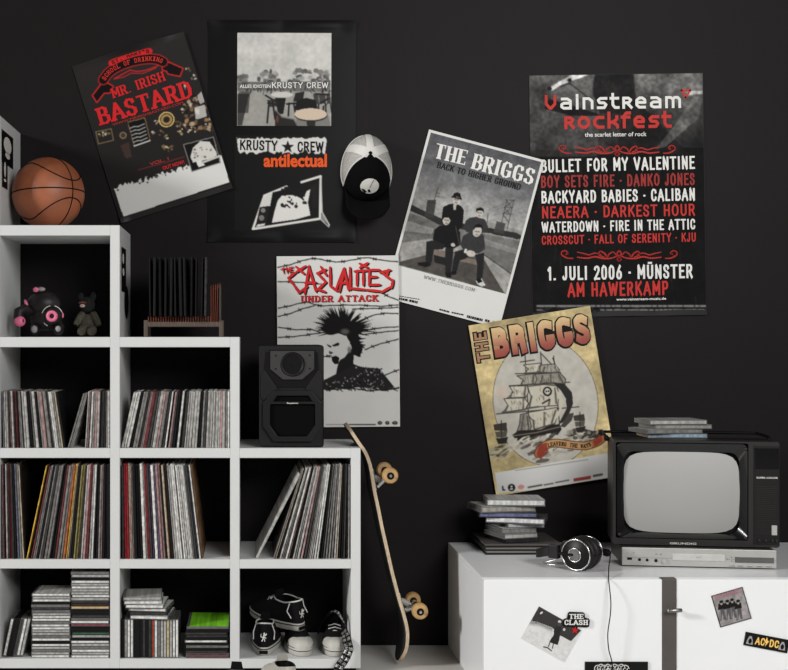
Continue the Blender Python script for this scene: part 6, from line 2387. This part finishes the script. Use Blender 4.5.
s.text('RAMONES', zR(108, 148), zR(306, 92), 4.6, I_pink, 'block', th=(.22, .2), gap=.12, name='band_lettering')

# long magnet with bells
s = Sheet('magnet', 'long black magnet with gold lettering and lightning flash between two grey bells', 'magnet', zR(340, 384), zR(664, 446), zR(324, 482), FY, thick=0.0035)
s.paper(mat('black_magnet_sheet', (9, 8, 8), 0.5, spec=0.2), n=6)
for (cx, cy) in ((368, 445), (608, 488)):
    o_ = Vector(s.uv(zR(cx, cy)))
    pr = [(-3.4, 4.2), (-3.0, 1.0), (-2.2, -1.6), (-1.0, -4.0), (1.0, -4.0), (2.2, -1.6), (3.0, 1.0), (3.4, 4.2)]
    bo = MB().add([s.loc(o_.x + p[0], o_.y + p[1], s.thick + 0.0008) for p in reversed(pr)], [tuple(range(8))]).build(
        'bell_print', mat('grey_bell_ink', (150, 149, 148), 0.5, var=0.2, vscale=200), s.root)
    o_ = Vector(s.uv(zR(cx, cy + 7)))
    pr = [(1.7 * math.cos(a), 2.6 * math.sin(a)) for a in [2 * math.pi * k / 14 for k in range(14)]]
    MB().add([s.loc(o_.x + p[0], o_.y + p[1], s.thick + 0.0014) for p in reversed(pr)], [tuple(range(14))]).build('bell_mouth', I_black, bo)
s.text('AC', zR(402, 474), zR(472, 488), 7.6, I_gold, 'block', th=(.26, .18), gap=.06, name='band_lettering')
s.text('DC', zR(506, 494), zR(578, 506), 7.6, I_gold, 'block', th=(.26, .18), gap=.06, name='band_lettering')
bolt = MB()
pr = [(494, 420), (500, 452), (512, 450), (478, 494), (486, 464), (474, 466)]
pp = [Vector(s.uv(zR(*p))) for p in pr]
bolt.add([s.loc(p.x, p.y, s.thick + 0.0016) for p in pp], [tuple(range(6))])
bolt.build('lightning_flash', I_gold, s.root)

# magnet low on the left door
s = Sheet('magnet', 'broad black magnet with looping white script low on the bench door', 'magnet', (584.8, 661.6), (647.6, 661.6), (584.8, 690), FY, thick=0.004)
s.paper(mat('black_magnet_sheet2', (8, 8, 8), 0.5, spec=0.2), n=6)
mb = MB()
random.seed(3)
for k in range(9):
    cx = 596 + k * 3.4
    lp = smooth_path([(cx + (3.0 + (k % 3) * .6) * math.cos(a) * 0.9 + a * 0.25, 668 + (3.2 + (k % 2)) * math.sin(a), 0) for a in [j * 0.8 for j in range(9)]], 3)
    for i in range(len(lp) - 1):
        A, B = Vector(s.uv((lp[i].x, lp[i].y))), Vector(s.uv((lp[i + 1].x, lp[i + 1].y)))
        d_ = (B - A)
        if d_.length < 1e-5:
            continue
        d_.normalize()
        n_ = Vector((-d_.y, d_.x)) * 0.4
        mb.add([s.loc(q.x, q.y, s.thick + 0.0008) for q in (A - n_, A + n_, B + n_, B - n_)], [(0, 1, 2, 3)])
mb.build('script_print', I_white, s.root)

# ------------------------------------------------------------------ records and cases on the bench
M_sleeve2 = sleeve_mat('flat_sleeve_card', 0.5, 3.0, 0.4)


def flat_sleeve(w, t):
    prof_ = [(-w / 2, 0), (w / 2, 0), (w / 2, w), (-w / 2, w)]
    mb = MB()
    mb.loft([[(p[0], p[1], 0) for p in prof_], [(p[0], p[1], t * .9) for p in prof_], [(p[0] * .997, p[1] * .997 + .0004, t) for p in prof_]])
    return mb.mesh('flat_sleeve', M_sleeve2)


FS = flat_sleeve(0.25, 0.0055)
z = BT + 0.0004
lx = wx(484.5, -0.255) + 0.125
for i in range(6):
    o = bpy.data.objects.new('record_sleeve', FS)
    o.location = (lx + [0, .004, -.003, .002, -.006, -.002][i] + 0.003, -0.258 + [0, .002, .004, .001, .003, .002][i], z)
    o.rotation_euler = (0, 0, math.radians([1, 0, -1.5, 1, 2, 0][i]))
    o.color = lin([(18, 18, 18), (120, 116, 112), (24, 23, 23), (110, 106, 102), (20, 20, 20), (84, 80, 78)][i])
    COL.objects.link(o)
    tag(o, ['black record sleeve at the bottom of the flat stack under the disc cases', 'grey record sleeve directly above the lowest one of the flat stack', 'black record sleeve in the middle of the flat stack under the disc cases',
            'pale edged record sleeve above the middle of the flat stack', 'second record sleeve from the top of the flat stack, black', 'grey brown record sleeve topmost of the flat stack, under the disc cases'][i], 'record', 'records lying on the bench')
    z += 0.0058
kb = lambda px, y: wx(px, y)
B1 = [  # kind, centre px, y front, yaw deg, thickness factor, spine, cover, dark
    (CD, 522, -0.235, 16, 1.4, (40, 40, 40), (40, 40, 40), True, 'dark CD case lowest of the case stack on the record sleeves'),
    (CD, 521, -0.24, 18, 1.5, P_, P_, False, 'clear CD case second from the bottom of the case stack'),
    (CD, 519, -0.235, 12, 1.7, (120, 119, 117), P_, False, 'thick clear double CD case low in the case stack'),
    (CD, 526, -0.23, 4, 1.6, (150, 150, 150), P_, False, 'clear CD case jutting out in the middle of the case stack'),
    (DVD, 515, -0.245, -17, 1.25, (196, 196, 196), (40, 40, 40), False, 'white spined DVD case turned askew in the case stack'),
    (DVD, 508, -0.24, -4, 1.1, (92, 96, 128), (60, 60, 62), True, 'bluish spined DVD case in the upper case stack'),
    (DVD, 508.5, -0.235, 10, 1.4, (150, 146, 138), P_, False, 'DVD case with yellowed edge second from the top of the case stack'),
    (DVD, 516, -0.24, -3, 1.5, (190, 190, 188), (150, 150, 149), False, 'clear DVD case with white spine topmost on the case stack')]
z += 0.0004
for (kd, px, y, yw, th_, spn, cov, dk, lab) in B1:
    case(kd, (wx(px, y), y, z), math.radians(yw), spn, cov, lab, 'cases stacked on the records', thick=th_, dark=dk)
    z += (0.0098 if kd is CD else 0.0142) * th_ + 0.0008

# ------------------------------------------------------------------ television
TYF = -0.452
TYAW = math.radians(-8.5)
KT = (TYF - CY) / FPX
tvz = wz(546, TYF)
tv = thing('television', 'old black portable tube television with grey screen standing on the silver disc player', 'television', (wx(695.5, TYF), TYF, tvz), (0, 0, TYAW))


def tl(px, py): return ((px - 697) * KT, (546 - py) * KT)


def t6(x, y): return tl(590 + x / 3.525, 400 + y / 3.525)


hw = 80.3 * KT
hh = 105 * KT
# front frame
outer = rrect(-hw, hw, 0.0, hh, 0.008, 6)
a0, a1 = t6(105, 492), t6(556, 152)
inner = rrect(a0[0], a1[0], a0[1], a1[1], 0.006, 6)
frame_loft(MB(), outer, inner, 0.0, 0.05).build('front_frame', M_black2, tv, smooth=35, bevel=0.001)
# shell behind: straight sleeve, then tapering back
rings = []
for y, w, z0, z1, r in ((0.051, 1.0, 0.0, hh, 0.008), (0.16, 0.985, 0.002, hh - 0.001, 0.009), (0.20, 0.93, 0.01, hh - 0.012, 0.012), (0.33, 0.66, 0.03, hh - 0.06, 0.02), (0.37, 0.6, 0.04, hh - 0.075, 0.02)):
    rings.append([(p[0], y, p[1]) for p in rrect(-hw * w, hw * w, z0, z1, r, 6)])
MB().loft(rings).build('rear_shell', M_black, tv, smooth=35)
# bezel sloping to the picture tube
b0, b1 = t6(136, 474), t6(530, 186)
bez_o = rrect(a0[0] + 0.002, a1[0] - 0.002, a0[1] + 0.002, a1[1] - 0.002, 0.016, 8)
bez_i = rrect(b0[0], b1[0], b0[1], b1[1], 0.03, 8)
mb = MB()
mb.loft([[(p[0], 0.004, p[1]) for p in bez_o], [(p[0] * .995, 0.002, p[1] * .999 + .0001) for p in bez_o],
         [(p[0], 0.022, p[1]) for p in bez_i], [(p[0], 0.04, p[1]) for p in bez_i]], True, False, False)
mb.build('screen_bezel', mat('gloss_black_bezel', (13, 13, 14), 0.25, var=0.05, coat=0.4), tv, smooth=40)
MB().box(a0[0] + .001, a1[0] - .001, 0.041, 0.046, a0[1] + .001, a1[1] - .001).build('tube_mount', M_deep, tv)
for (x, y) in ((115, 165), (548, 172), (118, 480), (548, 484)):
    p = t6(x, y)
    MB().ball((p[0], 0.002, p[1]), 0.0045, (1.2, .5, 1.2), 10, 6).build('corner_clip', M_black2, tv, smooth=60)
# bulged screen
e0, e1 = t6(138, 470), t6(528, 189)
scx, scz = (e0[0] + e1[0]) / 2, (e0[1] + e1[1]) / 2
sw, shh = (e1[0] - e0[0]) / 2 + 0.003, (e1[1] - e0[1]) / 2 + 0.003
rings = []
for k in range(11):
    f = max(0.02, k / 10)
    ring = []
    for i in range(64):
        a = 2 * math.pi * i / 64
        ca, sa = math.cos(a), math.sin(a)
        q = (abs(ca) ** 6 + abs(sa) ** 6) ** (-1 / 6)
        x, zz = ca * q * f, sa * q * f
        bulge = 0.028 * (1 - 0.5 * (x * x + zz * zz))
        ring.append((scx + x * sw * (1 - 0.012 * zz * zz), 0.034 - bulge * 0.95, scz + zz * shh * (1 - 0.02 * x * x)))
    rings.append(ring)
M_screen = mat('grey_tube_glass', (150, 149, 146), 0.5, var=0.03, vscale=3)
MB().loft(rings, True, True, False).build('screen', M_screen, tv, smooth=60)
# control panel
p0, p1 = t6(572, 504), t6(660, 158)
MB().box(p0[0], p1[0], -0.0015, 0.004, p0[1], p1[1]).build('control_panel', M_black, tv, bevel=0.001)
p0, p1 = t6(576, 242), t6(657, 166)
MB().box(p0[0], p1[0], -0.003, 0.0, p0[1], p1[1]).build('tuner_window', mat('smoked_window', (10, 10, 11), 0.15, var=0.05, coat=0.5), tv, bevel=0.001)
p0, p1 = t6(582, 273), t6(653, 273)
ltext(tv, 'SUPER COLOR', p0[0], p1[0], p0[1], 0.0052, -0.0022, I_white, 'brand_lettering', 0.02)
for k in range(26):
    p0, p1 = t6(580, 300 + k * 6.6), t6(652, 300 + k * 6.6)
    MB().box(p0[0], p1[0], -0.0035, -0.0012, p0[1] - 0.0017, p0[1]).build('grille_slat', M_black2, tv)
for (x, y, w, h_) in ((641, 446, 9, 10), (641, 462, 9, 8)):
    p0, p1 = t6(x - w, y + h_), t6(x + w, y - h_)
    MB().box(p0[0], p1[0], -0.007, -0.001, p0[1], p1[1]).build('button', M_silver, tv, bevel=0.001)
for x in (590, 612, 634, 648):
    p = t6(x, 489)
    MB().lathe([(0.0038, -0.001), (0.0036, -0.008), (0.001, -0.0085)], (p[0], 0, p[1]), 'y', 14).build('knob', M_black2, tv, smooth=40)
p0, p1 = t6(290, 510), t6(380, 510)
ltext(tv, 'GRUNDIG', p0[0], p1[0], p0[1], 0.0062, -0.0006, mat('silver_ink', (196, 194, 188), 0.4), 'brand_lettering', 0.02)
# folding carry handle
hd_ = MB().tube(smooth_path([(-hw + 0.004, 0.13, hh - 0.012), (-hw - 0.004, 0.15, hh + 0.002), (-hw + 0.002, 0.25, hh + 0.006), (-hw + 0.03, 0.285, hh + 0.006), (0, 0.29, hh + 0.006), (hw - 0.03, 0.285, hh + 0.006), (hw - 0.004, 0.25, hh + 0.006), (hw + 0.002, 0.15, hh + 0.002), (hw - 0.004, 0.13, hh - 0.012)], 6), 0.005, 8).build('carry_handle', M_deep, tv, smooth=60)
MB().ball((-hw - 0.003, 0.135, hh - 0.004), 0.010, (.8, 1, 1), 12, 8).build('handle_pivot', M_deep, hd_, smooth=60)
MB().ball((hw + 0.001, 0.135, hh - 0.004), 0.009, (.7, 1, 1), 12, 8).build('handle_pivot', M_deep, hd_, smooth=60)

# ------------------------------------------------------------------ disc player under it
PYF = -0.497
KP = (PYF - CY) / FPX
pl = thing('disc_player', 'slim silver disc player with round buttons under the television', 'player', (wx(698.5, PYF), PYF, BT), (0, 0, math.radians(-7.5)))


def p7(x, y): return ((600 + x / 4.19 - 698.5) * KP, (569.8 - (530 + y / 4.19)) * KP)


pw_ = 74.5 * KP
ph = 19.0 * KP
feet_h = 0.004
tvfoot_z = tvz - BT
MB().box(-pw_ + 0.002, pw_ - 0.002, 0.006, 0.245, feet_h, ph).build('chassis', mat('black_sheet_metal', (30, 29, 29), 0.4, 0.3, var=0.1), pl, bevel=0.0015)
MB().box(-pw_, pw_, -0.004, 0.006, feet_h, ph + 0.0005).build('front_panel', M_silver, pl, bevel=0.0015)
MB().box(-pw_, pw_, -0.0046, -0.003, ph * 0.48, ph * 0.5).build('panel_groove', M_steel, pl)
p0, p1 = p7(306, 136), p7(518, 108)
MB().box(p0[0], p1[0], -0.0062, -0.003, p0[1], p1[1]).build('disc_tray', mat('pale_silver_plastic', (186, 185, 181), 0.4, 0.2), pl, bevel=0.0008)
p0, p1 = p7(558, 140), p7(714, 116)
MB().box(p0[0], p1[0], -0.0055, -0.003, p0[1], p1[1]).build('display', mat('grey_display', (74, 74, 74), 0.2, var=0.05, coat=0.4), pl, bevel=0.0005)
for (x, y, r) in ((172, 136, 6), (203, 137, 6), (239, 139, 7)):
    p = p7(x, y)
    MB().lathe([(r / 4.19 * KP, -0.004), (r / 4.19 * KP * .9, -0.007), (0.0006, -0.0072)], (p[0], 0, p[1]), 'y', 14).build('jack', M_deep, pl)
p = p7(272, 139)
MB().lathe([(0.008, -0.004), (0.0074, -0.012), (0.001, -0.0125)], (p[0], 0, p[1]), 'y', 20).build('volume_knob', M_silver, pl, smooth=40)
p0, p1 = p7(122, 138), p7(141, 128)
MB().box(p0[0], p1[0], -0.0052, -0.003, p0[1], p1[1]).build('socket', M_deep, pl)
for (x, y) in ((148, 108), (122, 110), (240, 112), (258, 112), (545, 118), (528, 126), (545, 134)):
    p = p7(x, y)
    MB().lathe([(0.0022, -0.004), (0.002, -0.0055), (0.0005, -0.0056)], (p[0], 0, p[1]), 'y', 10).build('button', M_steel, pl)
for x in (545, 580, 618, 655, 692):
    p0, p1 = p7(x - 11, 157), p7(x + 11, 150)
    MB().box(p0[0], p1[0], -0.0055, -0.003, p0[1], p1[1]).build('button', M_steel, pl, bevel=0.0005)
p0, p1 = p7(402, 124), p7(422, 124)
ltext(pl, 'DVD', p0[0], p1[0], p0[1], 0.0034, -0.0066, I_grey, 'mark_lettering', 0.01)
for xx in (-pw_ + 0.03, pw_ - 0.03):
    for yy in (0.03, 0.22):
        MB().lathe([(0.010, 0.0003), (0.010, feet_h + 0.0005)], (xx, yy, 0), 'z', 14).build('foot', M_deep, pl)
# television feet rest on the player
for xx in (-0.17, 0.17):
    for yy in (0.03, 0.17):
        MB().lathe([(0.012, -(tvfoot_z - ph) + 0.0006), (0.012, 0.001)], (xx, yy, 0), 'z', 14).build('foot', M_deep, tv)

# cases on the television
z = tvz + hh + 0.0006
for (px, y, yw, th_, spn, cov, dk, lab) in (
        (677.5, -0.335, -2, 0.92, (128, 148, 164), (60, 62, 66), False, 'blue and white spined DVD case lowest of the stack on the television'),
        (675, -0.34, 9, 0.95, (120, 118, 116), P_, False, 'black and white spined DVD case second from the bottom of the stack on the television'),
        (683.5, -0.335, 5, 0.95, (136, 132, 126), P_, False, 'grey DVD case jutting out in the stack on the television'),
        (678.5, -0.34, 4, 1.0, (160, 159, 157), (140, 139, 137), False, 'clear grey DVD case topmost of the stack on the television')):
    case(DVD, (wx(px, y), y, z), math.radians(yw), spn, cov, lab, 'cases on the television', thick=th_, dark=dk)
    z += 0.0142 * th_ + 0.0007

# ------------------------------------------------------------------ headphones
HY = -0.535
hp = thing('headphones', 'black and silver closed headphones lying on the white bench beside the disc player', 'headphones', (wx(580.5, HY), HY, BT), (0, 0, math.radians(-40)))
RC = 0.049
zc_ = RC + 0.0015
M_leather = mat('black_leatherette', (24, 22, 22), 0.5, spec=0.3, var=0.2, vscale=90, bump=0.4, bscale=250)


def cup(y0, sg, name):
    """y0 = outer face, sg = direction of the pad"""
    e = bpy.data.objects.new(name, MB().lathe([(0.0005, y0 + sg * 0.0), (RC * .38, y0 + sg * 0.001), (RC * .86, y0 + sg * 0.008), (RC * .93, y0 + sg * 0.010), (RC * .96, y0 + sg * 0.022), (RC * .7, y0 + sg * 0.024)], (0, 0, zc_), 'y', 40).mesh(name, M_black, 40))
    e.parent = hp
    COL.objects.link(e)

    def circ(r, y): return [(r * math.cos(a), y, zc_ + r * math.sin(a)) for a in [2 * math.pi * k / 40 for k in range(41)]]
    MB().tube(circ(RC * .93, y0 + sg * 0.008), 0.0026, 8, cap=False).build('rim_ring', M_chrome, e, smooth=60)
    MB().tube(circ(RC * .40, y0 - sg * 0.0005), 0.0024, 8, cap=False).build('hub_ring', M_chrome, e, smooth=60)
    MB().lathe([(0.0005, y0 - sg * 0.002), (RC * .34, y0 - sg * 0.0015), (RC * .36, y0 + sg * 0.002)], (0, 0, zc_), 'y', 28).build('hub_cap', mat('dark_hub_metal', (92, 91, 90), 0.4, 0.5, var=0.1), e, smooth=50)
    MB().tube(circ(RC * .80, y0 + sg * 0.036), 0.0125, 12, cap=False).build('ear_pad', M_leather, e, smooth=60)
    MB().lathe([(RC * .8, y0 + sg * 0.024), (RC * .8, y0 + sg * 0.034), (0.001, y0 + sg * 0.034)], (0, 0, zc_), 'y', 28).build('pad_lining', M_deep, e)
    # yoke arm to the band
    MB().box(-0.075, -0.004, min(y0 - sg * 0.004, y0 - sg * 0.0005), max(y0 - sg * 0.004, y0 - sg * 0.0005), zc_ - 0.004, zc_ + 0.004).build('yoke', M_deep, e, bevel=0.001)
    MB().box(-0.085, -0.052, min(y0 - sg * 0.006, y0 + sg * 0.016), max(y0 - sg * 0.006, y0 + sg * 0.016), zc_ - 0.017, zc_ + 0.024).build('slider_block', M_black, e, bevel=0.003)
    return e


cup(-0.040, 1, 'ear_cup')
c2 = cup(0.062, -1, 'ear_cup')
# band lying to the side
bp_ = smooth_path([(-0.07, -0.034, zc_ + 0.004), (-0.105, -0.030, zc_ - 0.004), (-0.135, -0.012, zc_ - 0.012), (-0.147, 0.012, zc_ - 0.015), (-0.135, 0.036, zc_ - 0.012), (-0.105, 0.053, zc_ - 0.004), (-0.07, 0.057, zc_ + 0.004)], 6)
rings = []
for i, p in enumerate(bp_):
    d = (bp_[min(i + 1, len(bp_) - 1)] - bp_[max(i - 1, 0)]).normalized()
    n = Vector((-d.y, d.x, 0)).normalized()
    rings.append([tuple(p + n * .004 + Vector((0, 0, .013))), tuple(p - n * .004 + Vector((0, 0, .013))), tuple(p - n * .004 - Vector((0, 0, .013))), tuple(p + n * .004 - Vector((0, 0, .013)))])
MB().loft(rings).build('headband', M_leather, hp, smooth=40)
MB().tube(smooth_path([(-0.062, -0.042, 0.030), (-0.085, -0.046, 0.022), (-0.102, -0.044, 0.018), (-0.085, -0.040, 0.013), (-0.062, -0.040, 0.016)], 6), 0.0016, 6).build('wire_loop', M_chrome, hp, smooth=60)
# plug housing on the far cup
plug = MB().tube([(0.040, 0.064, zc_ + 0.002), (0.058, 0.064, zc_), (0.066, 0.063, zc_ - 0.002)], [0.011, 0.012, 0.007], 12).build('cord_joint', M_deep, hp, smooth=50)
Mi = (Matrix.Translation(hp.location) @ Euler((0, 0, math.radians(-40))).to_matrix().to_4x4()).inverted()
cord = [(wx(608.3, -0.536), -0.536, BT + 0.038), (wx(608.8, -0.60), -0.60, BT + 0.0195), (wx(608.6, -0.667), -0.667, BT + 0.004), (wx(608.9, -0.6905), -0.6905, BT - 0.008),
        (wx(610.8, -0.706), -0.706, bzp(598)), (wx(610.2, -0.708), -0.708, bzp(612)), (wx(607.8, -0.708), -0.708, bzp(630)), (wx(608.8, -0.704), -0.704, bzp(646)), (wx(612.2, -0.695), -0.695, bzp(661)), (wx(614, -0.688), -0.688, bzp(690))]
cl = [(0.064, 0.063, zc_ - 0.002), (0.069, 0.058, zc_ - 0.008)] + [tuple(Mi @ Vector(p)) for p in cord[1:]]
MB().tube(smooth_path(cl, 8), 0.0016, 8).build('cord', M_deep, hp, smooth=60)
